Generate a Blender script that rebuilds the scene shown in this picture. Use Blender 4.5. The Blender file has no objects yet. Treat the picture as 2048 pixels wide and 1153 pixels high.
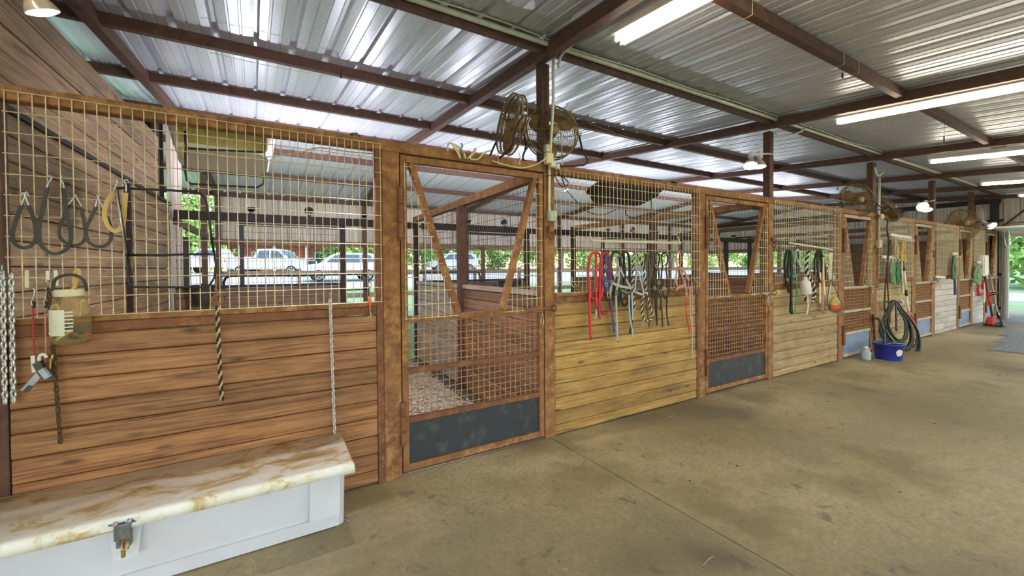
import bpy, math, random
from mathutils import Vector, Matrix, Euler
random.seed(7)
PI = math.pi
SC = bpy.context.scene
COL = SC.collection

# ------------------------------------------------------------------ camera
F_PX, YAW, PIT, ROL, EYE = 821.0, math.radians(29.745), math.radians(-.854), math.radians(-.452), 1.526
CX, CY = 977.9, 548.9
fw = Vector((math.sin(YAW) * math.cos(PIT), math.cos(YAW) * math.cos(PIT), math.sin(PIT)))
rt = Vector((math.cos(YAW), -math.sin(YAW), 0)); up = rt.cross(fw)
RT = rt * math.cos(ROL) + up * math.sin(ROL); UP = up * math.cos(ROL) - rt * math.sin(ROL)
cd = bpy.data.cameras.new('camera'); cam = bpy.data.objects.new('camera', cd); COL.objects.link(cam)
cam.matrix_world = Matrix(((RT.x, UP.x, -fw.x, 0), (RT.y, UP.y, -fw.y, 0), (RT.z, UP.z, -fw.z, EYE), (0, 0, 0, 1)))
cd.sensor_width = 36; cd.lens = F_PX / 2048 * 36
cd.shift_x = (1024 - CX) / 2048; cd.shift_y = (CY - 576.5) / 2048
cd.clip_start = .05; cd.clip_end = 400
SC.camera = cam

# ------------------------------------------------------------------ light
EXPOSURE = 0.0
SKY_STRENGTH = .62
SUN_ENERGY = 1.1
TUBE = 27.0
w = bpy.data.worlds.new('world'); SC.world = w; w.use_nodes = True
nt = w.node_tree; bg = nt.nodes['Background']
sky = nt.nodes.new('ShaderNodeTexSky'); sky.sky_type = 'NISHITA'; sky.sun_disc = False
sky.sun_elevation = math.radians(58); sky.sun_rotation = math.radians(200); sky.air_density = 1.5; sky.dust_density = 1.0
nt.links.new(sky.outputs[0], bg.inputs[0]); bg.inputs[1].default_value = SKY_STRENGTH
sd = bpy.data.lights.new('sun', 'SUN'); sd.energy = SUN_ENERGY; sd.angle = .01; sd.color = (1, .95, .86)
sun = bpy.data.objects.new('sun', sd); COL.objects.link(sun); sun.rotation_euler = (math.radians(34), 0, math.radians(-22))
sun.location = (0, -20, 30)
SC.view_settings.view_transform = 'Standard'; SC.view_settings.look = 'None'
SC.view_settings.gamma = 1; SC.view_settings.use_curve_mapping = False
SC.view_settings.exposure = EXPOSURE
SC.cycles.max_bounces = 7; SC.cycles.diffuse_bounces = 4; SC.cycles.glossy_bounces = 3
SC.cycles.transparent_max_bounces = 6; SC.cycles.use_denoising = True

# ------------------------------------------------------------------ helpers
def at(px, py, Y):
    """the point on the plane y = Y that shows at this pixel of the photograph"""
    d = fw + RT * ((px - CX) / F_PX) - UP * ((py - CY) / F_PX)
    return Vector((0, 0, EYE)) + d * (Y / d.y)

class MB:
    def __init__(s): s.v = []; s.f = []; s.sm = []
    def add(s, vs, fs, smooth=False):
        o = len(s.v); s.v += [tuple(p) for p in vs]; s.f += [tuple(i + o for i in f) for f in fs]; s.sm += [smooth] * len(fs)
        return s
    def box(s, lo, hi, c=0.0):
        x0, y0, z0 = lo; x1, y1, z1 = hi
        if c <= 0:
            vs = [(x, y, z) for x in (x0, x1) for y in (y0, y1) for z in (z0, z1)]
            s.add(vs, [(0, 1, 3, 2), (4, 6, 7, 5), (0, 4, 5, 1), (2, 3, 7, 6), (0, 2, 6, 4), (1, 5, 7, 3)])
        else:
            xs, ys, zs = (x0, x1), (y0, y1), (z0, z1); vs = []; idx = {}
            sg = lambda i: c if i == 0 else -c
            for i in (0, 1):
                for j in (0, 1):
                    for k in (0, 1):
                        idx[i, j, k, 0] = len(vs); vs.append((xs[i], ys[j] + sg(j), zs[k] + sg(k)))
                        idx[i, j, k, 1] = len(vs); vs.append((xs[i] + sg(i), ys[j], zs[k] + sg(k)))
                        idx[i, j, k, 2] = len(vs); vs.append((xs[i] + sg(i), ys[j] + sg(j), zs[k]))
            fs = []
            for i in (0, 1):
                fs.append([idx[i, 0, 0, 0], idx[i, 1, 0, 0], idx[i, 1, 1, 0], idx[i, 0, 1, 0]])
                fs.append([idx[0, i, 0, 1], idx[1, i, 0, 1], idx[1, i, 1, 1], idx[0, i, 1, 1]])
                fs.append([idx[0, 0, i, 2], idx[1, 0, i, 2], idx[1, 1, i, 2], idx[0, 1, i, 2]])
            for a in (0, 1):
                for b in (0, 1):
                    fs.append([idx[a, b, 0, 0], idx[a, b, 0, 1], idx[a, b, 1, 1], idx[a, b, 1, 0]])
                    fs.append([idx[a, 0, b, 0], idx[a, 0, b, 2], idx[a, 1, b, 2], idx[a, 1, b, 0]])
                    fs.append([idx[0, a, b, 1], idx[0, a, b, 2], idx[1, a, b, 2], idx[1, a, b, 1]])
            for i in (0, 1):
                for j in (0, 1):
                    for k in (0, 1): fs.append([idx[i, j, k, 0], idx[i, j, k, 1], idx[i, j, k, 2]])
            s.add(vs, fs)
        return s
    def bar(s, a, b, wd, ht, upv=(0, 0, 1)):
        """rectangular bar from a to b; ht along upv, wd across"""
        a = Vector(a); b = Vector(b); t = (b - a).normalized(); u = Vector(upv); u = (u - t * u.dot(t))
        if u.length < 1e-5: u = t.orthogonal()
        u.normalize(); n = t.cross(u); vs = []
        for p in (a, b):
            for i, j in ((-1, -1), (1, -1), (1, 1), (-1, 1)): vs.append(p + n * (wd / 2 * i) + u * (ht / 2 * j))
        return s.add(vs, [(0, 1, 2, 3), (7, 6, 5, 4), (0, 4, 5, 1), (1, 5, 6, 2), (2, 6, 7, 3), (3, 7, 4, 0)])
    def tube(s, pts, r, n=8, closed=False, cap=True, smooth=True):
        P = [Vector(p) for p in pts]; m = len(P); vs = []; prev = None
        rr = r if isinstance(r, (list, tuple)) else [r] * m
        for i in range(m):
            t = (P[(i + 1) % m] - P[i - 1]) if closed else (P[min(i + 1, m - 1)] - P[max(i - 1, 0)])
            t = t.normalized() if t.length > 1e-9 else Vector((0, 0, 1))
            if prev is None: u = t.orthogonal().normalized()
            else:
                u = prev - t * prev.dot(t); u = u.normalized() if u.length > 1e-6 else t.orthogonal().normalized()
            prev = u; v = t.cross(u)
            for k in range(n):
                a = 2 * PI * k / n + (PI / 4 if n == 4 else 0); vs.append(P[i] + (u * math.cos(a) + v * math.sin(a)) * rr[i])
        fs = []
        for i in range(m if closed else m - 1):
            for k in range(n):
                j = (i + 1) % m; fs.append((i * n + k, i * n + (k + 1) % n, j * n + (k + 1) % n, j * n + k))
        if cap and not closed: fs += [tuple(range(n))[::-1], tuple(range((m - 1) * n, m * n))]
        return s.add(vs, fs, smooth)
    def ribbon(s, pts, wd, th, nrm=(0, -1, 0), closed=False):
        """flat strap: wd across the path in the plane square to nrm, th along nrm"""
        P = [Vector(p) for p in pts]; m = len(P); N = Vector(nrm); vs = []
        for i in range(m):
            t = (P[(i + 1) % m] - P[i - 1]) if closed else (P[min(i + 1, m - 1)] - P[max(i - 1, 0)])
            c = t.cross(N); c = c.normalized() if c.length > 1e-6 else Vector((1, 0, 0))
            for a, b in ((-1, -1), (1, -1), (1, 1), (-1, 1)): vs.append(P[i] + c * (wd / 2 * a) + N * (th / 2 * b))
        fs = []
        for i in range(m if closed else m - 1):
            j = (i + 1) % m
            for k in range(4): fs.append((i * 4 + k, i * 4 + (k + 1) % 4, j * 4 + (k + 1) % 4, j * 4 + k))
        if not closed: fs += [(3, 2, 1, 0), tuple(range((m - 1) * 4, m * 4))]
        return s.add(vs, fs)
    def lathe(s, prof, c=(0, 0, 0), n=16, axis='z', smooth=True, cap=True):
        vs = []; c = Vector(c)
        for r, h in prof:
            for k in range(n):
                a = 2 * PI * k / n; x, y = r * math.cos(a), r * math.sin(a)
                p = {'z': (x, y, h), 'y': (x, h, y), 'x': (h, x, y)}[axis]; vs.append(c + Vector(p))
        m = len(prof)
        fs = [(i * n + k, i * n + (k + 1) % n, (i + 1) * n + (k + 1) % n, (i + 1) * n + k) for i in range(m - 1) for k in range(n)]
        s.add(vs, fs, smooth)
        if cap: s.add([vs[k] for k in range(n)], [tuple(range(n))]); s.add([vs[(m - 1) * n + k] for k in range(n)], [tuple(range(n))])
        return s
    def ring(s, c, R, r, n=14, k=6, axis='y', sx=1.0):
        c = Vector(c); P = []
        for i in range(n):
            a = 2 * PI * i / n; x, y = R * sx * math.cos(a), R * math.sin(a)
            P.append(c + Vector({'y': (x, 0, y), 'z': (x, y, 0), 'x': (0, x, y)}[axis]))
        return s.tube(P, r, k, closed=True)
    def prism(s, poly, d, axis='y', o=0.0):
        """outline (list of 2-d points) pushed from o to o + d along axis"""
        n = len(poly); vs = []
        for h in (o, o + d):
            for a, b in poly: vs.append({'y': (a, h, b), 'x': (h, a, b), 'z': (a, b, h)}[axis])
        return s.add(vs, [tuple(range(n))[::-1], tuple(range(n, 2 * n))] + [(i, (i + 1) % n, n + (i + 1) % n, n + i) for i in range(n)])
    def move(s, d, i0=0):
        d = Vector(d); s.v = s.v[:i0] + [tuple(Vector(p) + d) for p in s.v[i0:]]; return s
    def xf(s, M, i0=0):
        s.v = s.v[:i0] + [tuple(M @ Vector(p)) for p in s.v[i0:]]; return s
    def mesh(s, name, m):
        me = bpy.data.meshes.new(name); me.from_pydata(s.v, [], s.f)
        if any(s.sm): me.polygons.foreach_set('use_smooth', s.sm)
        me.materials.append(m); me.update(); return me
    def build(s, name, m, parent=None, loc=None):
        if loc is not None: s.move(-Vector(loc))
        o = bpy.data.objects.new(name, s.mesh(name, m)); COL.objects.link(o)
        if parent is not None: o.parent = parent
        if loc is not None: o.location = Vector(loc)
        return o

def empty(name, loc=(0, 0, 0), rz=0):
    o = bpy.data.objects.new(name, None); COL.objects.link(o); o.location = loc; o.rotation_euler = (0, 0, rz)
    o.empty_display_size = .1; return o
def tag(o, label=None, cat=None, group=None, kind=None):
    for k, v in (('label', label), ('category', cat), ('group', group), ('kind', kind)):
        if v: o[k] = v
    return o
def inst(name, me, parent=None, loc=(0, 0, 0), rot=(0, 0, 0)):
    o = bpy.data.objects.new(name, me); COL.objects.link(o); o.parent = parent; o.location = loc; o.rotation_euler = rot; return o
def kids(o, _c={}):
    return [c for c in bpy.data.objects if c.parent == o]
def copy_tree(o, parent=None, memo=None):
    if memo is None:
        memo = {}
        for c in bpy.data.objects:
            if c.parent: memo.setdefault(c.parent.name, []).append(c)
    c = o.copy(); COL.objects.link(c); c.parent = parent
    for ch in memo.get(o.name, []): copy_tree(ch, c, memo)
    return c
def smooth(pts, k=5, closed=False):
    P = [Vector(p) for p in pts]; m = len(P); out = []
    rng = range(m) if closed else range(m - 1)
    for i in rng:
        g = (lambda j: P[j % m]) if closed else (lambda j: P[max(0, min(m - 1, j))])
        a, b, c, d = g(i - 1), g(i), g(i + 1), g(i + 2)
        for t in range(k):
            t = t / k; out.append(.5 * ((2 * b) + (c - a) * t + (2 * a - 5 * b + 4 * c - d) * t * t + (3 * b - a - 3 * c + d) * t ** 3))
    if not closed: out.append(P[-1])
    return out

# ------------------------------------------------------------------ materials
def M_new(name):
    m = bpy.data.materials.new(name); m.use_nodes = True; n = m.node_tree
    return m, n, n.nodes['Principled BSDF']
def rgba(c): return (c[0], c[1], c[2], 1)
def N(n, t, **kw):
    x = n.nodes.new(t)
    for k, v in kw.items(): setattr(x, k, v)
    return x
def coords(n, scale=(1, 1, 1), rnd=True, world=False):
    if world:
        g = N(n, 'ShaderNodeNewGeometry'); src = g.outputs['Position']
    else:
        tc = N(n, 'ShaderNodeTexCoord'); src = tc.outputs['Object']
    if rnd:
        oi = N(n, 'ShaderNodeObjectInfo'); ml = N(n, 'ShaderNodeMath', operation='MULTIPLY'); ml.inputs[1].default_value = 37.7
        n.links.new(oi.outputs['Random'], ml.inputs[0]); ad = N(n, 'ShaderNodeVectorMath', operation='ADD')
        n.links.new(src, ad.inputs[0]); n.links.new(ml.outputs[0], ad.inputs[1]); src = ad.outputs[0]
    mp = N(n, 'ShaderNodeMapping'); mp.inputs['Scale'].default_value = scale; n.links.new(src, mp.inputs[0]); return mp.outputs[0]
def noise(n, vec, scale, detail=4, rough=.6, dist=0):
    x = N(n, 'ShaderNodeTexNoise'); x.inputs['Scale'].default_value = scale; x.inputs['Detail'].default_value = detail
    x.inputs['Roughness'].default_value = rough; x.inputs['Distortion'].default_value = dist; n.links.new(vec, x.inputs['Vector']); return x.outputs['Fac']
def ramp(n, fac, stops):
    r = N(n, 'ShaderNodeValToRGB'); e = r.color_ramp.elements
    while len(e) < len(stops): e.new(.5)
    for i, (p, c) in enumerate(stops): e[i].position = p; e[i].color = rgba(c)
    n.links.new(fac, r.inputs[0]); return r.outputs[0]
def mix(n, fac, a, b, mode='MIX'):
    x = N(n, 'ShaderNodeMix', data_type='RGBA', blend_type=mode)
    if isinstance(fac, float): x.inputs[0].default_value = fac
    else: n.links.new(fac, x.inputs[0])
    for i, v in ((6, a), (7, b)):
        if isinstance(v, tuple): x.inputs[i].default_value = rgba(v)
        else: n.links.new(v, x.inputs[i])
    return x.outputs[2]
def bump(n, b, h, strength=.3, dist=.01):
    x = N(n, 'ShaderNodeBump'); x.inputs['Strength'].default_value = strength; x.inputs['Distance'].default_value = dist
    n.links.new(h, x.inputs['Height']); n.links.new(x.outputs[0], b.inputs['Normal'])
def plain(name, c, rough=.6, metal=0.0, c2=None, scale=12, contrast=(.35, .65), bmp=0.0, emit=0, world=False):
    m, n, b = M_new(name); b.inputs['Roughness'].default_value = rough; b.inputs['Metallic'].default_value = metal
    v = coords(n, world=world); f = noise(n, v, scale)
    c2 = c2 or tuple(x * .75 for x in c)
    n.links.new(ramp(n, f, [(contrast[0], c2), (contrast[1], c)]), b.inputs['Base Color'])
    if bmp: bump(n, b, f, bmp)
    if emit: b.inputs['Emission Color'].default_value = rgba(c); b.inputs['Emission Strength'].default_value = emit
    return m
def wood(name, light, mid, dark, grain=1.0, rough=.55, dirt=.25):
    m, n, b = M_new(name); b.inputs['Roughness'].default_value = rough
    v = coords(n, (1.1 * grain, 14, 22)); fa = noise(n, v, 1.5, 6, .6, 1.0)
    vb = coords(n, (2.2 * grain, 60, 90)); fb = noise(n, vb, 1.7, 4, .65, .3)
    mm = N(n, 'ShaderNodeMix'); mm.inputs[0].default_value = .45; n.links.new(fa, mm.inputs[2]); n.links.new(fb, mm.inputs[3]); f1 = mm.outputs[0]
    v2 = coords(n, (.35, 1.6, 4)); f2 = noise(n, v2, 2.2, 3)
    c = ramp(n, f1, [(.38, dark), (.48, mid), (.59, light)])
    c = mix(n, f2, c, mix(n, .55, c, dark), 'MIX')
    # knots
    vk = coords(n, (2.4, 7, 8)); vo = N(n, 'ShaderNodeTexVoronoi'); vo.inputs['Scale'].default_value = 1.0; n.links.new(vk, vo.inputs['Vector'])
    kn = ramp(n, vo.outputs['Distance'], [(.03, (0, 0, 0)), (.16, (1, 1, 1))])
    c = mix(n, .85, c, mix(n, 1.0, c, kn, 'MULTIPLY'))
    # dirt, in world space
    vd = coords(n, (1, 1, 1.6), rnd=False, world=True); fd = noise(n, vd, 2.3, 6, .65)
    c = mix(n, ramp(n, fd, [(.45, (0, 0, 0)), (.75, (dirt * 2,) * 3)]), c, tuple(x * .45 for x in dark))
    oi = N(n, 'ShaderNodeObjectInfo'); hs = N(n, 'ShaderNodeHueSaturation'); mr = N(n, 'ShaderNodeMapRange')
    mr.inputs[3].default_value = .78; mr.inputs[4].default_value = 1.2; n.links.new(oi.outputs['Random'], mr.inputs[0]); n.links.new(mr.outputs[0], hs.inputs['Value'])
    n.links.new(c, hs.inputs['Color']); n.links.new(hs.outputs[0], b.inputs['Base Color'])
    bump(n, b, f1, .25, .004); return m

MAT = {}
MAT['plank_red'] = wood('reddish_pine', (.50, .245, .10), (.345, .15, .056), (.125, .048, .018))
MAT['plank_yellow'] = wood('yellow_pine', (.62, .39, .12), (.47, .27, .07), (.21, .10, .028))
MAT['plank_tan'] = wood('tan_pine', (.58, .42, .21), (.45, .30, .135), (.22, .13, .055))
MAT['plank_skylit'] = wood('skylit_pine', (.66, .60, .55), (.57, .50, .45), (.36, .30, .26), rough=.6, dirt=.12)  # skylight of the far door put into the wood colour
MAT['plank_brown'] = wood('brown_pine', (.58, .39, .22), (.44, .275, .14), (.17, .09, .04))
MAT['plank_dark'] = wood('weathered_stall_wood', (.40, .22, .13), (.28, .14, .08), (.12, .055, .03))
MAT['plank_grey'] = wood('grey_stall_wood', (.60, .48, .40), (.46, .35, .28), (.24, .16, .12))

def rust_mat(name, a, b_, c_, rough=.75):
    m, n, b = M_new(name); b.inputs['Roughness'].default_value = rough; b.inputs['Metallic'].default_value = .15
    v = coords(n, (1, 1, 1)); f = noise(n, v, 11, 9, .75); f2 = noise(n, v, 2.2, 4)
    c = ramp(n, f, [(.36, c_), (.5, b_), (.64, a)]); c = mix(n, ramp(n, f2, [(.4, (.1, .1, .1)), (.6, (.7, .7, .7))]), c, b_)
    n.links.new(c, b.inputs['Base Color']); bump(n, b, f, .4, .003); return m
MAT['rust'] = rust_mat('rusty_steel', (.50, .285, .115), (.27, .12, .045), (.10, .038, .018))
MAT['rust_red'] = rust_mat('rusty_red_steel', (.34, .155, .07), (.20, .08, .038), (.09, .036, .02))
MAT['oxide'] = rust_mat('red_oxide_steel', (.165, .08, .05), (.11, .05, .033), (.055, .024, .018), .65)
MAT['pale_steel'] = rust_mat('pale_rail_steel', (.62, .54, .46), (.46, .38, .31), (.25, .17, .12))  # paler steel for the rails of the farther gates
MAT['dark_steel'] = plain('dark_primer_steel', (.035, .022, .02), .6, .2)
MAT['black_steel'] = plain('black_painted_steel', (.02, .02, .022), .45, .3)
MAT['wire'] = plain('galvanised_wire', (.78, .70, .52), .5, .2, (.55, .45, .28), 30)
MAT['wire_rust'] = plain('rusty_wire', (.52, .29, .13), .7, .15, (.34, .17, .07), 30)
MAT['wire_dark'] = plain('dark_wire', (.10, .085, .07), .6, .3)
MAT['galv'] = plain('zinc_steel', (.55, .55, .55), .35, .8, (.4, .4, .41), 40)
MAT['chain_white'] = plain('zinc_chain', (.72, .72, .72), .35, .6, (.5, .5, .5), 60)
MAT['rust_chain'] = plain('rusted_chain', (.13, .08, .045), .6, .5, (.06, .035, .02), 60)
MAT['dull_steel'] = plain('dull_steel', (.25, .26, .27), .45, .6, (.14, .13, .12), 40)
MAT['brass'] = plain('brass', (.55, .4, .12), .35, .9)
def roof_mat():
    m, n, b = M_new('galvalume_sheet'); b.inputs['Metallic'].default_value = .5
    v = coords(n, (1, 1, 1), rnd=True); f = noise(n, v, 55, 3, .6); f2 = noise(n, v, 1.4, 3)
    n.links.new(ramp(n, f, [(.3, (.60, .61, .68)), (.7, (.74, .75, .83))]), b.inputs['Base Color'])
    mr = N(n, 'ShaderNodeMapRange'); mr.inputs[3].default_value = .26; mr.inputs[4].default_value = .46; n.links.new(f2, mr.inputs[0]); n.links.new(mr.outputs[0], b.inputs['Roughness'])
    return m
MAT['roof'] = roof_mat()
def siding_mat():
    m, n, b = M_new('rib_shaded_beige'); v = coords(n, (16, 16, .35)); f = noise(n, v, 1.6, 5, .65); v2 = coords(n, (1, 1, 1), rnd=False); sp = N(n, 'ShaderNodeSeparateXYZ'); n.links.new(v2, sp.inputs[0])
    n.links.new(ramp(n, f, [(.34, (.36, .29, .23)), (.5, (.60, .52, .45)), (.64, (.74, .68, .62))]), b.inputs['Base Color']); b.inputs['Roughness'].default_value = .5; return m  # brown vertical streaks paint the shading of the ribs into the sheet
MAT['siding'] = siding_mat()
def concrete():
    m, n, b = M_new('worn_concrete'); v = coords(n, (1, 1, 1), rnd=False, world=True)
    f = noise(n, v, 1.1, 8, .62); f2 = noise(n, v, 34, 7, .6); f3 = noise(n, v, .55, 3); f4 = noise(n, v, 5.5, 5, .7, .4)
    c = ramp(n, f, [(.38, (.29, .225, .115)), (.5, (.455, .36, .20)), (.62, (.58, .48, .29))])
    c = mix(n, ramp(n, f2, [(.36, (.5, .5, .5)), (.6, (0, 0, 0))]), c, (.25, .20, .12))
    c = mix(n, ramp(n, f3, [(.46, (0, 0, 0)), (.64, (.9, .9, .9))]), c, (.16, .125, .07))
    c = mix(n, ramp(n, f4, [(.60, (0, 0, 0)), (.68, (.7, .7, .7))]), c, (.15, .125, .09))
    n.links.new(c, b.inputs['Base Color']); b.inputs['Roughness'].default_value = .62
    vb = coords(n, (3, 40, 3), rnd=False, world=True); fb = noise(n, vb, 6, 3); ad = N(n, 'ShaderNodeMath', operation='ADD')
    n.links.new(fb, ad.inputs[0]); n.links.new(f2, ad.inputs[1]); bump(n, b, ad.outputs[0], .25, .004); return m
MAT['concrete'] = concrete()
MAT['subfloor'] = plain('dark_joint_dirt', (.1, .08, .055), .9)
MAT['shavings'] = plain('wood_shavings', (.74, .64, .52), .9, 0, (.30, .23, .16), 45, (.38, .58), .8, world=True)
MAT['chip'] = plain('shaving_flake', (.72, .62, .48), .85, 0, (.4, .32, .22), 8, world=True)
MAT['gravel'] = plain('pale_gravel', (.52, .48, .45), .95, 0, (.42, .39, .36), 8, world=True)
def ground_mat():
    m, n, b = M_new('grass_and_gravel'); v = coords(n, (1, 1, 1), rnd=False, world=True); f = noise(n, v, .25, 5); f2 = noise(n, v, 7, 6, .7)
    g = ramp(n, f2, [(.3, (.13, .24, .08)), (.7, (.30, .42, .17))]); s = ramp(n, f2, [(.3, (.40, .39, .37)), (.7, (.58, .56, .53))])
    sep = N(n, 'ShaderNodeSeparateXYZ'); n.links.new(v, sep.inputs[0])
    band = N(n, 'ShaderNodeMapRange'); band.inputs[1].default_value = 21.5; band.inputs[2].default_value = 23; n.links.new(sep.outputs[1], band.inputs[0])
    c = mix(n, band.outputs[0], g, s)
    far = N(n, 'ShaderNodeMapRange'); far.inputs[1].default_value = 37; far.inputs[2].default_value = 39; n.links.new(sep.outputs[1], far.inputs[0])
    c = mix(n, far.outputs[0], c, g); c = mix(n, ramp(n, f, [(.5, (0, 0, 0)), (.66, (.5, .5, .5))]), c, s)
    n.links.new(c, b.inputs['Base Color']); b.inputs['Roughness'].default_value = .95; bump(n, b, f2, .6, .05); return m
MAT['ground'] = ground_mat()
def leaf_mat(name, a, b_):
    m, n, b = M_new(name); g = N(n, 'ShaderNodeNewGeometry')
    n.links.new(ramp(n, g.outputs['Random Per Island'], [(0, a), (1, b_)]), b.inputs['Base Color']); b.inputs['Roughness'].default_value = .55
    b.inputs['Subsurface Weight'].default_value = 0; b.inputs['Transmission Weight'].default_value = 0
    return m
MAT['leaf'] = leaf_mat('bright_leaf', (.16, .34, .05), (.42, .62, .16))
MAT['leaf_dark'] = leaf_mat('deep_leaf', (.07, .18, .035), (.22, .38, .09))
MAT['bark'] = plain('grey_bark', (.30, .26, .22), .9, 0, (.16, .13, .1), 9, bmp=.5)
MAT['brick'] = plain('red_brick', (.45, .16, .11), .85, 0, (.33, .11, .075), 6)
MAT['white_paint'] = plain('white_paint', (.8, .79, .77), .5, 0, (.68, .67, .65), 5)
MAT['shingle'] = plain('grey_shingle', (.2, .19, .18), .9)
MAT['car_white'] = plain('white_car_paint', (.66, .68, .72), .25, 0, (.62, .64, .68), 2)
MAT['car_silver'] = plain('silver_car_paint', (.48, .54, .58), .25, .3, (.44, .5, .54), 2)
MAT['glass_dark'] = plain('tinted_glass', (.06, .09, .12), .08, 0, (.05, .07, .1), 2)
MAT['tyre'] = plain('tyre_rubber', (.025, .025, .027), .85)
MAT['alloy'] = plain('alloy_wheel', (.6, .6, .62), .3, .8)
MAT['red_lens'] = plain('red_lens', (.7, .03, .04), .2)
MAT['fibreglass'] = plain('white_fibreglass', (.66, .655, .72), .35, 0, (.60, .595, .65), 3)
def lid_mat():
    m, n, b = M_new('dirty_fibreglass_lid'); v = coords(n, (1, 2.2, 1), rnd=False); f = noise(n, v, 3.4, 11, .68, .7); f2 = noise(n, v, 17, 6, .7, .5)
    c = ramp(n, f, [(.34, (.34, .23, .10)), (.43, (.60, .46, .25)), (.49, (.76, .71, .60)), (.62, (.82, .80, .77))])
    c = mix(n, ramp(n, f2, [(.52, (0, 0, 0)), (.70, (.5, .5, .5))]), c, (.56, .44, .25))
    n.links.new(c, b.inputs['Base Color']); b.inputs['Roughness'].default_value = .5; bump(n, b, f2, .1, .002); return m
MAT['lid'] = lid_mat()
MAT['kick'] = plain('scuffed_blue_black_panel', (.10, .10, .09), .5, 0, (.026, .033, .042), 9, (.52, .8))
MAT['kick_blue'] = plain('grey_blue_panel', (.15, .21, .36), .5, 0, (.21, .27, .38), 5)
MAT['rubber'] = plain('black_rubber', (.022, .021, .022), .6, 0, (.05, .048, .045), 14)
MAT['rubber_tan'] = plain('tan_rubber', (.62, .44, .16), .6, 0, (.5, .33, .11), 14)
MAT['plastic_white'] = plain('off_white_plastic', (.74, .72, .68), .4, 0, (.66, .64, .58), 5)
MAT['plastic_yellowed'] = plain('yellowed_plastic', (.62, .50, .22), .45, 0, (.46, .35, .14), 5)
MAT['plastic_black'] = plain('black_plastic', (.03, .03, .03), .4, 0, (.06, .055, .045), 6)
MAT['tin_white'] = plain('white_enamel', (.76, .72, .70), .4, 0, (.66, .62, .60), 4)
MAT['pvc'] = plain('cream_pvc', (.72, .66, .52), .4, 0, (.62, .55, .40), 9)
MAT['conduit'] = plain('grey_conduit', (.62, .60, .53), .45, .3, (.5, .48, .42), 9)
MAT['cord_cream'] = plain('cream_cord', (.75, .66, .42), .5)
MAT['cord_black'] = plain('black_cord', (.025, .025, .025), .5)
MAT['cord_green'] = plain('teal_cord', (.08, .3, .28), .5)
MAT['fan_brown'] = plain('dusty_brown_steel', (.30, .21, .09), .55, .4, (.12, .07, .03), 12)
MAT['fan_blade'] = plain('dusty_blade', (.30, .18, .08), .6, .3, (.19, .11, .045), 6)
MAT['tan_strap'] = plain('tan_webbing', (.60, .47, .27), .8)
MAT['red'] = plain('red_nylon', (.72, .03, .035), .6, 0, (.55, .02, .03), 30)
MAT['red_dark'] = plain('wine_red_nylon', (.50, .03, .05), .6)
MAT['navy'] = plain('navy_nylon', (.035, .055, .2), .65)
MAT['blue'] = plain('blue_nylon', (.06, .12, .38), .65)
MAT['slate'] = plain('slate_nylon', (.12, .13, .16), .65)
MAT['black_nylon'] = plain('black_nylon', (.018, .018, .018), .7)
MAT['grey_nylon'] = plain('grey_nylon', (.42, .42, .40), .7, 0, (.34, .34, .32), 20)
MAT['bluegrey'] = plain('blue_grey_nylon', (.40, .45, .52), .7, 0, (.30, .34, .40), 20)
MAT['olive'] = plain('olive_nylon', (.20, .23, .15), .7)
MAT['leather'] = plain('dark_leather', (.085, .05, .025), .5, 0, (.05, .03, .016), 20)
MAT['pink'] = plain('dusty_pink_nylon', (.58, .27, .22), .7, 0, (.45, .19, .15), 20)
MAT['green'] = plain('green_nylon', (.05, .24, .11), .7, 0, (.035, .16, .08), 20)
MAT['green_pale'] = plain('faded_green_nylon', (.22, .34, .2), .7, 0, (.15, .26, .15), 20)
MAT['cream'] = plain('cream_cotton', (.74, .68, .48), .8, 0, (.62, .55, .36), 30)
MAT['rope_white'] = plain('white_cotton_rope', (.72, .70, .62), .8)
MAT['rope_black'] = plain('black_rope', (.02, .02, .02), .8)
MAT['rope_tan'] = plain('tan_rope', (.55, .43, .25), .85, 0, (.38, .28, .15), 40)
MAT['rope_gold'] = plain('golden_rope', (.58, .42, .12), .85, 0, (.4, .27, .07), 30)
MAT['orange'] = plain('orange_plastic', (.80, .16, .06), .5)
MAT['feed_orange'] = plain('faded_orange_nylon', (.62, .16, .06), .75, 0, (.42, .09, .04), 20)
MAT['hay_tan'] = plain('tan_canvas', (.60, .46, .18), .85, 0, (.48, .34, .12), 14)
MAT['bucket_blue'] = plain('royal_blue_plastic', (.03, .04, .32), .35)
MAT['sticker'] = plain('pale_sticker', (.72, .70, .58), .6)
MAT['red_plastic'] = plain('red_plastic', (.68, .04, .05), .4)
MAT['hose'] = plain('black_green_hose', (.02, .028, .024), .35, 0, (.035, .045, .04), 10)
MAT['mat_rubber'] = plain('grey_rubber_mat', (.27, .285, .32), .6, 0, (.2, .21, .24), 6, bmp=.2)
MAT['elec_green'] = plain('grey_green_box', (.52, .56, .46), .45)
def glass_jar():
    m, n, b = M_new('cloudy_jar_plastic'); b.inputs['Base Color'].default_value = (.95, .86, .55, 1); b.inputs['Roughness'].default_value = .12
    b.inputs['Transmission Weight'].default_value = .93; b.inputs['IOR'].default_value = 1.2; return m
MAT['jar'] = glass_jar()
def emis(name, c, s, base=(.9, .9, .9)):
    m, n, b = M_new(name); b.inputs['Base Color'].default_value = rgba(base); b.inputs['Emission Color'].default_value = rgba(c); b.inputs['Emission Strength'].default_value = s; return m
MAT['tube'] = emis('lit_fluorescent_tube', (1, .905, .70), TUBE)
MAT['lens'] = emis('lit_flood_lens', (1, .86, .6), 4)
MAT['lens_cool'] = emis('lit_cool_lens', (.72, 1, .95), 4)
MAT['lamp_shell'] = plain('silvered_bulb_glass', (.75, .6, .5), .2, .3)

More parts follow.
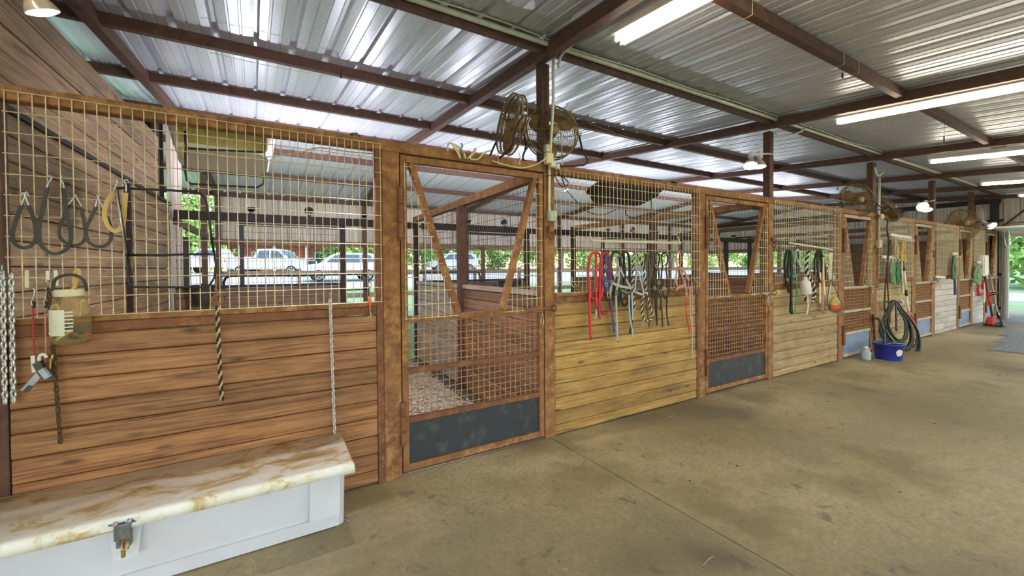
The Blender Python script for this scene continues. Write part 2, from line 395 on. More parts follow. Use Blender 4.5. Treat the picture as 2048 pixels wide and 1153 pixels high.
# ------------------------------------------------------------------ frame of the building
D = 2.9                                   # front face of the stall row
BACK = 6.65                               # back line of the stalls
EAVE = 11.55
XEND = 18.3
RIDGE_Y = 7.4
SKEW = .045                               # the near cross frames stand a little out of square
def roof_low(y):                          # under side of the purlins
    return 3.40 + .08 * (y - 2.95) if y <= RIDGE_Y else 3.40 + .08 * (RIDGE_Y - 2.95) - .12 * (y - RIDGE_Y)
PUR = .10
FRAMES = [(-4.6, .045), (-1.17, .053), (2.25, .045), (6.0, -.03), (9.47, 0), (12.63, 0), (15.5, 0), (18.22, 0)]
def fx(k, y): return FRAMES[k][0] + FRAMES[k][1] * (y - 2.95)
Y0 = -4.4

# ---- ground outside
def gz(x, y):
    a = max(0, min(1, (y - 13) / 24)); return -.04 + 1.35 * a ** .9 if y > 13 else -.04
mb = MB(); xs = [-60 + 4 * i for i in range(46)]; ys = [-40 + 3 * i for i in range(46)]
vs = [(x, y, gz(x, y)) for x in xs for y in ys]; ny = len(ys)
mb.add(vs, [(i * ny + j, (i + 1) * ny + j, (i + 1) * ny + j + 1, i * ny + j + 1) for i in range(len(xs) - 1) for j in range(ny - 1)], True)
tag(mb.build('ground', MAT['ground']), 'sunlit grass and pale gravel yard outside the barn', 'ground', kind='structure')

# ---- floor: concrete aisle slabs with sawn joints
fl = MB().box((-6, Y0, -.3), (XEND + .1, BACK + .05, -.06)).build('floor', MAT['subfloor'])
tag(fl, 'worn tan concrete aisle floor with sawn joints and dark stains', 'floor', kind='structure')
jx = [-6, -1.25, 2.285, 5.93, 9.5, 12.63, 15.5, XEND + .1]
for i in range(len(jx) - 1):
    for (a, b) in ((Y0, -.9), (-.9, D + .06)):
        MB().box((jx[i] + .004, a + .004, -.08), (jx[i + 1] - .004, b - .004, 0), .003).build('slab', MAT['concrete'], fl)
for i in range(1, len(jx) - 1):           # dirt base inside the stalls
    MB().box((jx[i], D + .06, -.08), (jx[i + 1], BACK + .05, -.012)).build('stall_base', MAT['subfloor'], fl)

# ---- ceiling: sheets, purlins, rafters
ceil = empty('ceiling', (0, 0, 3.4)); tag(ceil, 'low ribbed metal roof on red oxide purlins and rafters', 'ceiling', kind='structure')
PITCH = .305
def sheet_profile():
    pr = []                               # (x, z) across one 0.915 m sheet, ribs stand upward
    for k in range(3):
        b = k * PITCH
        for x, z in ((0, .004), (.018, .034), (.045, .034), (.063, .004), (.125, 0), (.130, .006), (.145, .006), (.150, 0), (.215, 0), (.220, .006), (.235, .006), (.240, 0)):
            pr.append((b + x, z))
    pr.append((3 * PITCH + .02, .006)); return pr
SHEET = sheet_profile()
def sheet_mesh(name, ya, yb, mat):
    mb = MB(); vs = []
    for y in (ya, yb):
        for x, z in SHEET: vs.append((x, y, roof_low(y) + PUR + z - 3.4))
    n = len(SHEET); mb.add(vs, [(i, i + 1, n + i + 1, n + i) for i in range(n - 1)])
    me = mb.mesh(name, mat); return me
s1 = sheet_mesh('roof_sheet', Y0, RIDGE_Y, MAT['roof']); s2 = sheet_mesh('roof_sheet', RIDGE_Y, EAVE + .35, MAT['roof'])
x = -6.4
while x < XEND + .1:
    inst('roof_sheet', s1, ceil, (x, 0, 0)); inst('roof_sheet', s2, ceil, (x, 0, 0)); x += 3 * PITCH
for y in (-3.9, -2.55, -1.2, .25, 1.63, 2.88, 4.46, 5.86, 7.3, 8.45, 9.84, 11.5):
    MB().box((-6.4, y - .028, roof_low(y) - 3.4), (XEND + .2, y + .028, roof_low(y) + PUR - .002 - 3.4)).build('purlin', MAT['oxide'], ceil)
for k in range(len(FRAMES)):
    for (ya, yb) in ((Y0, RIDGE_Y), (RIDGE_Y, EAVE)):
        a = Vector((fx(k, ya), ya, roof_low(ya) + .02 - 3.4)); b = Vector((fx(k, yb), yb, roof_low(yb) + .02 - 3.4))
        MB().bar(a, b, .085, .11).build('rafter', MAT['oxide'], ceil)

# ---- structural posts of the stall row (carry the rafters)
POSTPX = [(1087, 220, 'rusty roof post between the two big fans'), (1538, 325, 'rusty roof post with two flood lamps near its top'),
          (1744.5, 372, 'rusty roof post between the small fan and the tilted fan'), (1865, 412, 'rusty roof post beside the cool white flood lamp'),
          (1943, 440, 'rusty roof post beside the last small fan')]
PXS = []
for i, (px, py, lab) in enumerate(POSTPX):
    p = at(px, py, 3.02); PXS.append(p.x); h = roof_low(3.02) - .03
    wd = (.045, .05, .085, .07, .075)[i]
    tag(MB().box((p.x - wd, 2.985, 0), (p.x + wd, 3.075, h), .006).build('roof_post', MAT['oxide'], None, (p.x, 3.03, 0)), lab, 'post')
# eave posts and back posts
def plain_post(x, y, z1, wd, mat, lab, grp=None):
    return tag(MB().box((x - wd, y - wd, -.02), (x + wd, y + wd, z1), .004).build('post', mat, None, (x, y, 0)), lab, 'post', grp)
for i in range(1, 8):
    xx = fx(i, EAVE - .1)
    plain_post(min(xx, XEND - .3), EAVE - .1, roof_low(EAVE) - .02, .05, MAT['oxide'], '%s brown eave post from the left in the open strip behind the stalls' % ('first', 'second', 'third', 'fourth', 'fifth', 'sixth', 'seventh')[i - 1], 'eave posts behind the stalls')
for (px, Y_, z1, wd) in ((373, 9.0, 2.12, .05), (409, 9.9, roof_low(9.9), .05), (754, 8.6, roof_low(8.6), .045), (966, 11.4, 2.2, .05), (1215, 11.4, 2.2, .05)):
    p = at(px, 500, Y_)
    plain_post(p.x, Y_, z1, wd, MAT['dark_steel'] if px in (373, 754) else MAT['oxide'],
               {373: 'short black run post seen through the mesh beside the worn plank wall', 409: 'brown run post rising to the roof behind the black tub',
                754: 'black run post rising to the roof behind the orange pick', 966: 'slim post outside the stall seen through the first gate',
                1215: 'slim post outside seen between the red lead ropes'}[px])

# ---- left plank wall
wl = empty('wall_left', (fx(1, 2.95) + .035, 2.95, 0), math.atan2(1, FRAMES[1][1]) ); tag(wl, 'tall brown plank wall closing the first stall on the left', 'wall', kind='structure')
def plank_mesh(L, h, th=.034, c=.007):
    """local x along the board, local -y is the seen face, from z = 0 to h"""
    p = [(th, 0), (th, h), (c, h), (0, h - c), (0, c), (c, 0)]
    return MB().prism([(a, b) for a, b in p], L, 'x')
def plank(L, h, mat, parent, loc, rot=(0, 0, 0), th=.034, name='plank'):
    return inst(name, plank_mesh(L, h, th).mesh(name, mat), parent, loc, rot)
z = .01
while z < 2.36:                            # local x runs into the depth, local -y faces the stall
    plank(3.72, .135, MAT['plank_brown'], wl, (0, .004 * math.sin(z * 40), z)); z += .1405
z = 2.405
while z < 3.05:
    for a, b in ((-.2, 1.6), (1.604, 3.2 + random.uniform(-.03, .03))): plank(b - a, .135, MAT['plank_brown'], wl, (a, -.004 + .004 * math.sin(z * 31), z))
    z += .1405
MB().box((0, .036, .01), (3.7, .045, 2.36)).build('gap_blocker', MAT['dark_steel'], wl); MB().box((-.2, .034, 2.41), (3.15, .043, 3.09)).build('gap_blocker', MAT['dark_steel'], wl)  # added dark sheets that keep light from showing through the plank joints
MB().box((-.1, -.02, 2.37), (3.75, .05, 2.402)).build('rail', MAT['dark_steel'], wl)
MB().box((2.02, -.035, 0), (2.07, 0, 2.37)).build('upright', MAT['dark_steel'], wl)
wo = empty('wall_outer', (fx(1, 6.7), 6.7, 0), math.atan2(1, FRAMES[1][1])); tag(wo, 'pale ribbed siding past the end of the plank wall', 'wall', kind='structure')
def siding_mesh(name, z0, z1, wdt=3 * PITCH):
    mb = MB(); n = 0; pr = []
    k = 0
    while k * PITCH < wdt - .05:
        for x, d in ((0, 0), (.012, -.045), (.050, -.045), (.062, 0), (.135, 0), (.14, -.006), (.155, -.006), (.16, 0), (.22, 0), (.225, -.006), (.24, -.006), (.245, 0)):
            if k * PITCH + x < wdt: pr.append((k * PITCH + x, d))
        k += 1
    pr.append((wdt, 0)); n = len(pr); vs = [(x, d, zz) for zz in (z0, z1) for x, d in pr]
    mb.add(vs, [(i, i + 1, n + i + 1, n + i) for i in range(n - 1)]); return mb.mesh(name, MAT['siding'])
sm_ = siding_mesh('siding_sheet', 0, 3.5)
inst('siding_sheet', sm_, wo, (0, 0, 0))
MB().box((-.25, .06, 2.0), (-.02, .10, 3.5)).build('dark_filler', MAT['dark_steel'], wo)
sm2 = siding_mesh('siding_sheet', 0, 3.46)
for i in range(5): inst('siding_sheet', sm2, wo, (-4.575 + i * .915, .42, 0))
MB().box((-.01, .03, 0), (.02, .44, 3.5)).build('corner_trim', MAT['dark_steel'], wo)

# ---- back siding above the open strip
wb = empty('wall_back', (-.8, EAVE, 0)); tag(wb, 'beige ribbed siding hanging above the open strip behind the stalls', 'wall', kind='structure')
sm_ = siding_mesh('siding_sheet', 2.2, 3.3)
x = 0
while x < XEND + .7: inst('siding_sheet', sm_, wb, (x, 0, 0)); x += .915
MB().box((-.1, -.06, 2.12), (XEND + .8, -.032, 2.26)).build('bottom_board', MAT['plank_dark'], wb)
MB().box((-.1, -.1, 2.72), (XEND + .8, -.035, 2.80)).build('girt', MAT['oxide'], wb)
fr = empty('fence', (-.7, EAVE - .02, 0)); tag(fr, 'pale board rail across the open strip behind the stalls', 'fence')
x = 0
while x < 18.5:
    MB().box((x + .004, -.02, 1.36), (min(x + 3.4, 18.9) - .004, .02, 1.5), .004).build('board', MAT['plank_grey'], fr)
    MB().box((x + .004, -.02, .75), (min(x + 3.4, 18.9) - .004, .02, .88), .004).build('board', MAT['plank_grey'], fr); x += 3.4
for i in range(12): MB().box((i * 1.7 - .04, .02, 0), (i * 1.7 + .04, .09, 1.55)).build('post', MAT['plank_grey'], fr)
# run rail slanting away beside the first stall
tag(MB().bar((fx(1, 7.0) + .02, 7.0, 2.20), (fx(1, 11.3) + .02, 11.3, 2.18), .06, .09).build('run_rail', MAT['oxide']), 'brown rail running away behind the plank wall to the eave', 'rail')

# ---- far end wall with the overhead door
we = empty('wall_right', (XEND, 0, 0)); tag(we, 'far end wall of beige ribbed siding beyond the last stall', 'wall', kind='structure')
sm_ = siding_mesh('siding_sheet', 0, 3.75)
y = 2.85
sm_b = siding_mesh('siding_sheet', 2.2, 3.75)
while y < 11.6: inst('siding_sheet', sm_ if y < 6 else sm_b, we, (.02, y + .915, 0), (0, 0, -PI / 2)); y += .915
MB().box((-.06, 6.6, 1.36), (-.02, 11.5, 1.5), .004).build('rail', MAT['plank_grey'], we)
MB().box((-.1, 6.55, 2.1), (-.02, 11.5, 2.25)).build('rail', MAT['plank_dark'], we)
sm_ = siding_mesh('siding_sheet', 2.62, 3.45)
y = -4.46
while y < 2.8: inst('siding_sheet', sm_, we, (.02, y + .915, 0), (0, 0, -PI / 2)); y += .915
z = .02
while z < 2.15:
    for a, b in ((0, 1.83), (1.834, 3.62)): plank(b - a, .1365, MAT['plank_dark'], we, (-.16, 6.62 - a, z), (0, 0, -PI / 2))
    z += .14
for z_ in (2.72, 1.2, .25): MB().box((-.07, 2.85, z_), (-.02, 11.6 if z_ > 2 else 6.55, z_ + .07)).build('girt', MAT['dark_steel'], we)
MB().box((-.12, 2.9, 3.25), (-.02, 11.5, 3.38)).build('beam', MAT['dark_steel'], we)
MB().box((-.13, -3.2, 2.5), (-.03, 2.98, 2.63)).build('header', MAT['plank_tan'], we)
MB().box((-.12, 2.74, 0), (-.0, 2.86, 2.5)).build('jamb', MAT['elec_green'], we)
MB().box((-.16, 2.92, 0), (-.04, 3.06, 3.3)).build('column', MAT['dark_steel'], we)
MB().bar((-.3, 3.02, 2.35), (-.1, 2.2, 3.3), .05, .05).build('brace', MAT['dark_steel'], we)
MB().bar((-.3, 3.35, 2.3), (-.3, 3.35, 3.3), .05, .05).build('hanger', MAT['dark_steel'], we)
do = empty('door_1', (XEND - .1, 0, 0)); tag(do, 'raised sectional overhead door at the far end of the aisle', 'door', kind='structure')
for i in range(3):
    MB().box((-.9 - i * .54, -3.0, 2.42), (-.38 - i * .54, 2.68, 2.47), .006).build('door_section', MAT['white_paint'], do)
MB().box((-.05, -3.0, 2.27), (-.01, 2.7, 2.47), .006).build('door_section', MAT['white_paint'], do)
tr = [(-.06, 2.78, 0), (-.06, 2.78, 2.0)] + [(-.06 - .36 * math.sin(a), 2.78, 2.0 + .36 * (1 - math.cos(a)) * 1.25) for a in (.3, .6, .9, 1.2, 1.5)] + [(-2.2, 2.78, 2.5)]
MB().ribbon(tr, .06, .05, (0, -1, 0)).build('door_track', MAT['galv'], do)
MB().lathe([(.05, -3.0), (.05, 2.7)], (-.18, 0, 2.62), 10, 'y').build('spring_shaft', MAT['galv'], do)

# ------------------------------------------------------------------ stall fronts
PW = [.1, .223, .345, .472, .597, .72, .844, .97, 1.093, 1.205]
ROW, WZ0, WZ1 = .1008, 1.295, 2.404
def wire_grid(mb, x0, x1, z0, z1, dx, dz, y, r=.0026, zfun=None):
    """square wires in the plane y; zfun(x) gives (z0, z1) for the uprights"""
    n = max(1, round((x1 - x0) / dx))
    for i in range(n + 1):
        x = x0 + (x1 - x0) * i / n; a, b = zfun(x) if zfun else (z0, z1)
        if b - a > .02: mb.tube([(x, y, a), (x, y, b)], r, 4, smooth=False, cap=False)
    return mb
#        panel x0, x1 | jamb end | gate x0, x1 | post x0, x1
BAYS = [(-1.05, .79, .918, .926, 2.212, 2.224, 2.338), (2.341, 4.45, 4.562, 4.572, 5.935, 5.952, 6.08), (6.083, 8.07, 8.188, 8.198, 9.35, 9.369, 9.56),
        (9.563, 11.33, 11.46, 11.471, 12.54, 12.556, 12.71), (12.713, 14.32, 14.42, 14.43, 15.42, 15.434, 15.56), (15.563, 16.63, 16.75, 16.76, 17.8, 17.82, 17.96)]
PMAT = ['plank_red', 'plank_yellow', 'plank_tan', 'plank_tan', 'plank_skylit', 'plank_skylit']  # plank tint changes by bay, with the mixed lighting partly put into the wood
FLAB = ['rust-framed stall front of reddish planks and wire mesh behind the long white box', 'rust-framed stall front of yellow planks under the long row of halters',
        'rust-framed stall front of tan planks with the white bottle and orange feed bag', 'stall front with the coiled hose and blue bucket before its planks',
        'stall front of pale planks with one green halter, before the last fan', 'farthest stall front of pale planks with the white control box']
FM = ['rust', 'rust', 'rust', 'rust', 'rust', 'rust']
for k, (xa, xb, xj, g0, g1, p0, p1) in enumerate(BAYS):
    st = empty('stall_facade', (xa, D, 0)); tag(st, FLAB[k], 'stall front', 'stall fronts along the aisle'); X = -xa
    R, R2_ = MAT['rust'], MAT['rust_red']
    xl = xa if k else -1.16
    MB().box((xl + X, 0, 2.365), (p1 + X, .075, 2.44), .004).build('header_rail', R, st)
    MB().box((xb + X - .045, -.004, 0), (xb + X, .07, 2.364), .003).build('panel_stile', R2_, st)
    MB().box((xb + X + .002, 0, 0), (xj + X, .075, 2.364), .004).build('hinge_post', R, st)
    MB().box((p0 + X, 0, 0), (p1 + X, .075, 2.364), .004).build('latch_post', R, st)
    if k == 0: MB().box((-1.16 + X, -.002, 0), (-1.055 + X, .07, 2.364), .004).build('end_post', MAT['oxide'], st)
    MB().box((xa + X, -.004, 1.262), (xb + X - .046, .05, 1.296), .003).build('sill_rail', R, st)
    MB().box((xa + X, -.001, 1.208), (xb + X - .046, .05, 1.260), .003).build('sill_rail', R2_, st)
    MB().box((xa + X, .042, .012), (xb + X - .047, .050, 1.2)).build('gap_blocker', MAT['dark_steel'], st)  # added dark sheet so the lit stall does not show between the planks
    zb = .012
    for i, zt in enumerate(PW):
        cuts = [xa]
        if k >= 4: cuts.append(xa + (xb - xa) * (.28 + .42 * ((i * 7 + k) % 5) / 4))
        cuts.append(xb - .047)
        for a, b in zip(cuts, cuts[1:]):
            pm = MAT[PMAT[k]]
            if k == 3: pm = MAT['plank_tan'] if i < 10 and a < 10.2 else MAT['plank_skylit']
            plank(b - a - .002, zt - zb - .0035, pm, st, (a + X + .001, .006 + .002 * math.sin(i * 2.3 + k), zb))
        zb = zt
    mb = MB(); dx = .048 if k == 0 else .0508
    wire_grid(mb, xa + .012 + X, xb + X - .012, WZ0, WZ1, dx, 0, -.010)
    for r_ in range(12): mb.tube([(xa + X + .004, -.014, WZ0 + ROW * r_), (xb + X - .004, -.014, WZ0 + ROW * r_)], .0026, 4, smooth=False, cap=False)
    tag(mb.build('wire_mesh', MAT['wire'], st), 'welded wire mesh', kind='stuff')

GLAB = ['first rusty stall gate, wide open to view, with the dark blue-black kick panel', 'second rusty stall gate between the halters and the white bottle',
        'third rusty stall gate with the dusty blue kick panel beside the blue bucket', 'fourth stall gate with a pale blue kick panel beyond the hose coil',
        'fifth stall gate beneath the last small fan', 'farthest stall gate behind the leaning tools']
for k, (xa, xb, xj, g0, g1, p0, p1) in enumerate(BAYS):
    W_ = g1 - g0; g = empty('stall_gate', (g0, D, 0)); tag(g, GLAB[k], 'gate', 'stall gates along the aisle'); s = .048; R, R2_ = MAT['rust'], MAT['rust_red']
    ZT = 2.352
    MB().box((0, 0, .035), (s, .045, ZT), .003).build('stile', R, g); MB().box((W_ - s, 0, .035), (W_, .045, ZT), .003).build('stile', R, g)
    for za, zb in ((2.302, ZT), (1.135, 1.175), (.75, .79), (.388, .43), (.035, .085)):
        MB().box((s + .001, .001, za), (W_ - s - .001, .044, zb), .003).build('rail', (R if za > 1 or za < .1 else R2_) if k < 2 else MAT['pale_steel'], g)
    # V braces
    bt, bb, ct, cb = .085, .46 * W_ / 1.29, W_ - .085, W_ - .42 * W_ / 1.29
    for a, b in ((bt, bb), (ct, cb)): MB().bar((a, .0225, 2.30), (b, .0225, 1.178), .044, .05, (0, 1, 0)).build('brace', R, g)
    # side triangles of 2 x 4 inch mesh
    mb = MB(); lx = lambda z: bt - .03 + (bb - bt) * (2.3 - z) / 1.125; rx = lambda z: ct + .03 + (cb - ct) * (2.3 - z) / 1.125
    i = 0
    while .03 + i * .0508 < bb + .02:
        u = .03 + i * .0508; zt = 2.3 if u < bt - .03 else 2.3 - (u - bt + .03) / (bb - bt) * 1.125
        if zt > 1.2: mb.tube([(u, -.006, 1.15), (u, -.006, zt)], .0026, 4, cap=False, smooth=False)
        v_ = W_ - u; zt = 2.3 if v_ > ct + .03 else 2.3 - (ct + .03 - v_) / (ct - cb) * 1.125
        if zt > 1.2: mb.tube([(v_, -.006, 1.15), (v_, -.006, zt)], .0026, 4, cap=False, smooth=False)
        i += 1
    for r_ in range(12):
        z_ = 1.16 + r_ * ROW
        if z_ < 2.3:
            mb.tube([(.02, -.01, z_), (lx(z_) + .02, -.01, z_)], .0026, 4, cap=False, smooth=False); mb.tube([(rx(z_) - .02, -.01, z_), (W_ - .02, -.01, z_)], .0026, 4, cap=False, smooth=False)
    tag(mb.build('wire_mesh', MAT['wire'], g), 'two triangles of welded wire mesh', kind='stuff')
    mb = MB()
    for za, zb in ((.43, .75), (.79, 1.135)):
        wire_grid(mb, s + .03, W_ - s - .03, za, zb, .0508, 0, .03, .0034)
        q = za + .03
        while q < zb: mb.tube([(s, .024, q), (W_ - s, .024, q)], .0034, 4, cap=False, smooth=False); q += .0508
    tag(mb.build('square_mesh', MAT['wire_rust'], g), 'square rusty mesh', kind='stuff')
    MB().box((s + .002, .02, .086), (W_ - s - .002, .03, .387)).build('kick_panel', MAT['kick'] if k < 2 else MAT['kick_blue'], g)
    for za, zb in ((1.73, 2.12), (.24, .56)):
        for i in range(3):
            h = (zb - za) / 3; hb = MB().lathe([(.017, za + h * i + .002), (.0195, za + h * i + .008), (.0195, za + h * (i + 1) - .008), (.017, za + h * (i + 1) - .002)], (-.006, -.019, 0), 12)
            hb.build('hinge', R2_, g)
    lt = MB().tube([(W_ - .2, -.022, 1.165), (W_ + .085, -.022, 1.165)], .010, 8); lt.tube([(W_ - .16, -.022, 1.165), (W_ - .16, -.075, 1.145)], .008, 6)
    lt.build('latch_bolt', MAT['galv'] if k else R, g)
    MB().box((W_ - .12, -.016, 1.14), (W_ - .02, -.001, 1.19), .002).build('latch_plate', R, g)
    rg = MB().ring((W_ + .09, -.035, 1.165), .028, .007, 12, 5, 'x'); rg.build('latch_ring', R2_, g)
    pl = MB().tube([(W_ - .035, -.018, 1.13), (W_ - .05, -.022, 1.05), (W_ - .035, -.024, 1.0), (W_ - .018, -.022, 1.05), (W_ - .03, -.018, 1.13)], .004, 5)
    pl.build('snap_hook', MAT['galv'], g)

# ------------------------------------------------------------------ stall partitions and back walls
PLAB = ['plank and mesh partition seen through the first gate', 'plank and mesh partition seen behind the halters', 'plank and mesh partition behind the bottle and feed bag',
        'plank and mesh partition behind the hook rack and hose', 'plank partition behind the last pale stall front']
for k in range(5):
    fi = k + 2; xo = fx(fi, 2.98) - .03; L = math.hypot(1, FRAMES[fi][1]) * (BACK - 2.99); tall = False
    pt = empty('stall_partition', (xo, 2.985, 0), math.atan2(1, FRAMES[fi][1]) - PI)  # local x runs back toward the aisle, so build with -x
    pt.rotation_euler.z = math.atan2(1, FRAMES[fi][1]) - PI
    tag(pt, PLAB[k], 'partition', 'partitions between the stalls')
    # local -x goes into the depth; local -y is the face turned to the camera
    pm = 'plank_grey' if k == 0 else 'plank_dark'
    z = .012
    top = 2.1 if tall else 1.27
    while z < top - .05:
        zt = min(z + .1265, top)
        for a, b in ((-L, -1.72), (-1.715, 0)): plank(b - a, zt - z - .004, MAT[pm if a < -1.8 or k else 'plank_dark'], pt, (a, .0, z))  # first partition: paler back boards hold the doorway daylight in their colour
        z = zt
    MB().box((-L, -.02, top), (0, .055, top + .05), .003).build('cap_rail', MAT['plank_grey'] if k == 0 else MAT['rust_red'], pt)
    MB().box((-1.76, -.06, 0), (-1.68, .06, 2.31), .003).build('upright', MAT['oxide'], pt)
    MB().box((-L - .05, -.04, 0), (-L + .03, .04, 2.40), .003).build('upright', MAT['dark_steel'], pt)
    MB().box((-L, -.04, 2.31), (.0, .04, 2.40), .003).build('top_rail', MAT['rust'] if k < 2 else MAT['oxide'], pt)
    if not tall:
        mb = MB(); wr = .0024 if k == 0 else .0015; wire_grid(mb, -L + .03, -.03, 1.32, 2.31, .0508, 0, .02, wr)
        for r_ in range(10): mb.tube([(-L, .024, 1.35 + r_ * ROW), (0, .024, 1.35 + r_ * ROW)], wr, 4, cap=False, smooth=False)
        tag(mb.build('wire_mesh', MAT['wire_dark'], pt), 'dark wire mesh', kind='stuff')
BLAB = ['back wall of the first stall, dark boards under mesh with an open doorway', 'back wall of the second stall seen beyond the first gate', 'back wall of the stall seen behind the halter row',
        'back wall of the stall seen behind the white bottle', 'dark back wall of the stall behind the hook racks', 'dark back wall of the last stall']
for k in range(6):
    xa = fx(k + 1, BACK) + .08; xb = fx(k + 2, BACK) - .06; xd = xb - 1.2
    b_ = empty('stall_back_wall', (xa, BACK, 0)); tag(b_, BLAB[k], 'stall wall', 'back walls of the stalls')
    z = .012; top = 1.28
    while z < top - .04:
        zt = min(z + .127, top); plank(xd - xa, zt - z - .004, MAT['plank_dark'], b_, (0, 0, z)); z = zt
    MB().box((0, -.03, top), (xd - xa, .05, top + .04), .003).build('cap_rail', MAT['dark_steel'], b_)
    MB().box((0, -.05, 2.20), (xb - xa, .05, 2.31), .003).build('beam', MAT['dark_steel'], b_)
    MB().box((xd - xa, -.05, 0), (xd - xa + .07, .05, 2.20), .003).build('door_jamb', MAT['dark_steel'], b_)
    if k < 3:
        MB().box((.72, -.03, top + .041), (.77, .03, 2.14), .003).build('upright', MAT['black_steel'], b_)
        MB().box((.72, -.03, 2.141), (xd - xa - .01, .03, 2.18), .003).build('mesh_rail', MAT['black_steel'], b_)
        mb = MB(); wire_grid(mb, .02, xd - xa - .02, top + .03, 2.2, .0508, 0, .01, .0022)
        for r_ in range(9): mb.tube([(0, .014, top + .07 + r_ * ROW), (xd - xa, .014, top + .07 + r_ * ROW)], .0022, 4, cap=False, smooth=False)
        tag(mb.build('wire_mesh', MAT['wire_dark'], b_), 'dark wire mesh', kind='stuff')
# bedding
for k in range(4):
    xa, xb = fx(k + 1, 4.8) + .2, fx(k + 2, 4.8) - .2; mb = MB(); nx, ny_ = 40, 44; vs = []
    for i in range(nx + 1):
        for j in range(ny_ + 1):
            xx = xa + (xb - xa) * i / nx; yy = 3.03 + (BACK - 3.14) * j / ny_
            e = min(i, nx - i, j, ny_ - j) / 4; e = min(1, e)
            vs.append((xx + FRAMES[k + 1][1] * (yy - 4.8), yy, -.012 + e * (.035 + .03 * math.sin(xx * 3.1 + k) * math.cos(yy * 2.3) + .018 * random.random())))
    mb.add(vs, [(i * (ny_ + 1) + j, (i + 1) * (ny_ + 1) + j, (i + 1) * (ny_ + 1) + j + 1, i * (ny_ + 1) + j + 1) for i in range(nx) for j in range(ny_)], False)
    if k == 0: base_vs = vs
    nf = 9000 if k == 0 else 1200
    for _ in range(nf):
        q = random.choice(vs); c = Vector(q) + Vector((random.uniform(-.04, .04), random.uniform(-.04, .04), .006 + random.random() * .012)); a = random.uniform(0, PI); l = random.uniform(.008, .03); h = random.uniform(.004, .012)
        u = Vector((math.cos(a), math.sin(a), random.uniform(-.4, .4))) * l; v_ = Vector((-math.sin(a), math.cos(a), random.uniform(-.4, .4))) * h
        mb.add([c - u - v_, c + u - v_, c + u + v_, c - u + v_], [(0, 1, 2, 3)])
    tag(mb.build('wood_shavings', MAT['shavings']), ['pale wood shavings bedding seen through the first gate', 'wood shavings bedding in the stall behind the halters', 'wood shavings bedding behind the second gate', 'wood shavings bedding behind the third gate'][k], 'bedding', kind='stuff')

# ------------------------------------------------------------------ white storage box
bx = empty('storage_box', (-.5, 2.7, 0)); tag(bx, 'long white fibreglass storage box with a dirt-stained lid on the floor', 'storage box')
x0, x1 = -1.52, .45                                         # world
def taper_box(x0, x1, yf0, yf1, yb, z0, z1, r=.03):
    """body with a rounded footprint, front leaning from yf0 (bottom) to yf1 (top)"""
    mb = MB(); vs = []
    for z, yf in ((z0, yf0), (z0 + .015, yf0 - .004), (z1, yf1)):
        for cx_, cy_, a0 in ((x1 - r, yb - r, 0), (x0 + r, yb - r, 90), (x0 + r, yf + r, 180), (x1 - r, yf + r, 270)):
            for i in range(5):
                a = math.radians(a0 + 90 * i / 4); vs.append((cx_ + r * math.cos(a), cy_ + r * math.sin(a), z))
    n = 20; fs = [(L * n + i, L * n + (i + 1) % n, (L + 1) * n + (i + 1) % n, (L + 1) * n + i) for L in range(2) for i in range(n)]
    mb.add(vs, fs, True); mb.add(vs[:n], [tuple(range(n))[::-1]]); mb.add(vs[2 * n:], [tuple(range(n))]); return mb
o = (.5, -2.7, 0)
taper_box(x0, x1, 2.56, 2.515, 2.88, 0, .34).move(o).build('body', MAT['fibreglass'], bx)
# raised border of the front face around the sunken panel
def fy(z): return 2.56 - .045 * z / .34
mb = MB()
mb.bar((x0 + .04, fy(.045) - .004, .045), (x1 - .035, fy(.045) - .004, .045), .022, .075, (0, -.13, 1))
mb.bar((x1 - .115, fy(.2) - .004, .083), (x1 - .115, fy(.2) - .004 - .02, .335), .022, .165, (1, 0, 0))
mb.move(o).build('front_border', MAT['fibreglass'], bx)
# lid: sloping top with a turned-down edge
def lid(x0, x1, yf, yb, zf, zb, drop):
    mb = MB(); prof = [(yb, zb - .03), (yb, zb), (yf + .05, zf + .008), (yf + .02, zf + .012), (yf + .004, zf + .004), (yf, zf - .008), (yf - .002, zf - drop), (yf + .012, zf - drop)]
    xs = [x0, x0 + .004, x0 + .02, x0 + .06, x1 - .06, x1 - .02, x1 - .004, x1]; dz = [-.012, -.004, .004, 0, 0, .004, -.004, -.012]; vs = []; n = len(prof)
    for xx, d in zip(xs, dz):
        for y, z in prof: vs.append((xx, y, z + (d if z > zf - drop + .001 else 0)))
    mb.add(vs, [(i * n + j, i * n + j + 1, (i + 1) * n + j + 1, (i + 1) * n + j) for i in range(len(xs) - 1) for j in range(n - 1)], True)
    for e in (0, len(xs) - 1):
        q = vs[e * n:(e + 1) * n] + [(xs[e], yb, zf - drop)]; mb.add(q, [tuple(range(len(q)))])
    return mb
lid(x0 - .03, x1 + .042, 2.45, 2.89, .388, .432, .045).move(o).build('lid', MAT['lid'], bx)
# latch boss, hasp, sticker
mb = MB(); c = at(252, 1050, 2.5); cx_ = c.x
mb.prism([(cx_ - .062, .335), (cx_ + .062, .335), (cx_ + .045, .195), (cx_ + .03, .183), (cx_ - .03, .183), (cx_ - .045, .195)], .05, 'y', 2.487)
mb.move(o).build('latch_boss', MAT['fibreglass'], bx)
la = MB().box((cx_ - .03, 2.435, .30), (cx_ + .03, 2.452, .372), .004).box((cx_ - .026, 2.452, .26), (cx_ - .012, 2.487, .34)).box((cx_ + .012, 2.452, .26), (cx_ + .026, 2.487, .34)).move(o).build('hasp', MAT['dull_steel'], bx)
MB().box((cx_ - .008, 2.440, .215), (cx_ + .008, 2.452, .30), .003).tube([(cx_, 2.43, .29), (cx_, 2.425, .265), (cx_ + .02, 2.43, .26), (cx_ + .02, 2.435, .29)], .005, 6).move(o).build('hasp_lever', MAT['brass'], la)
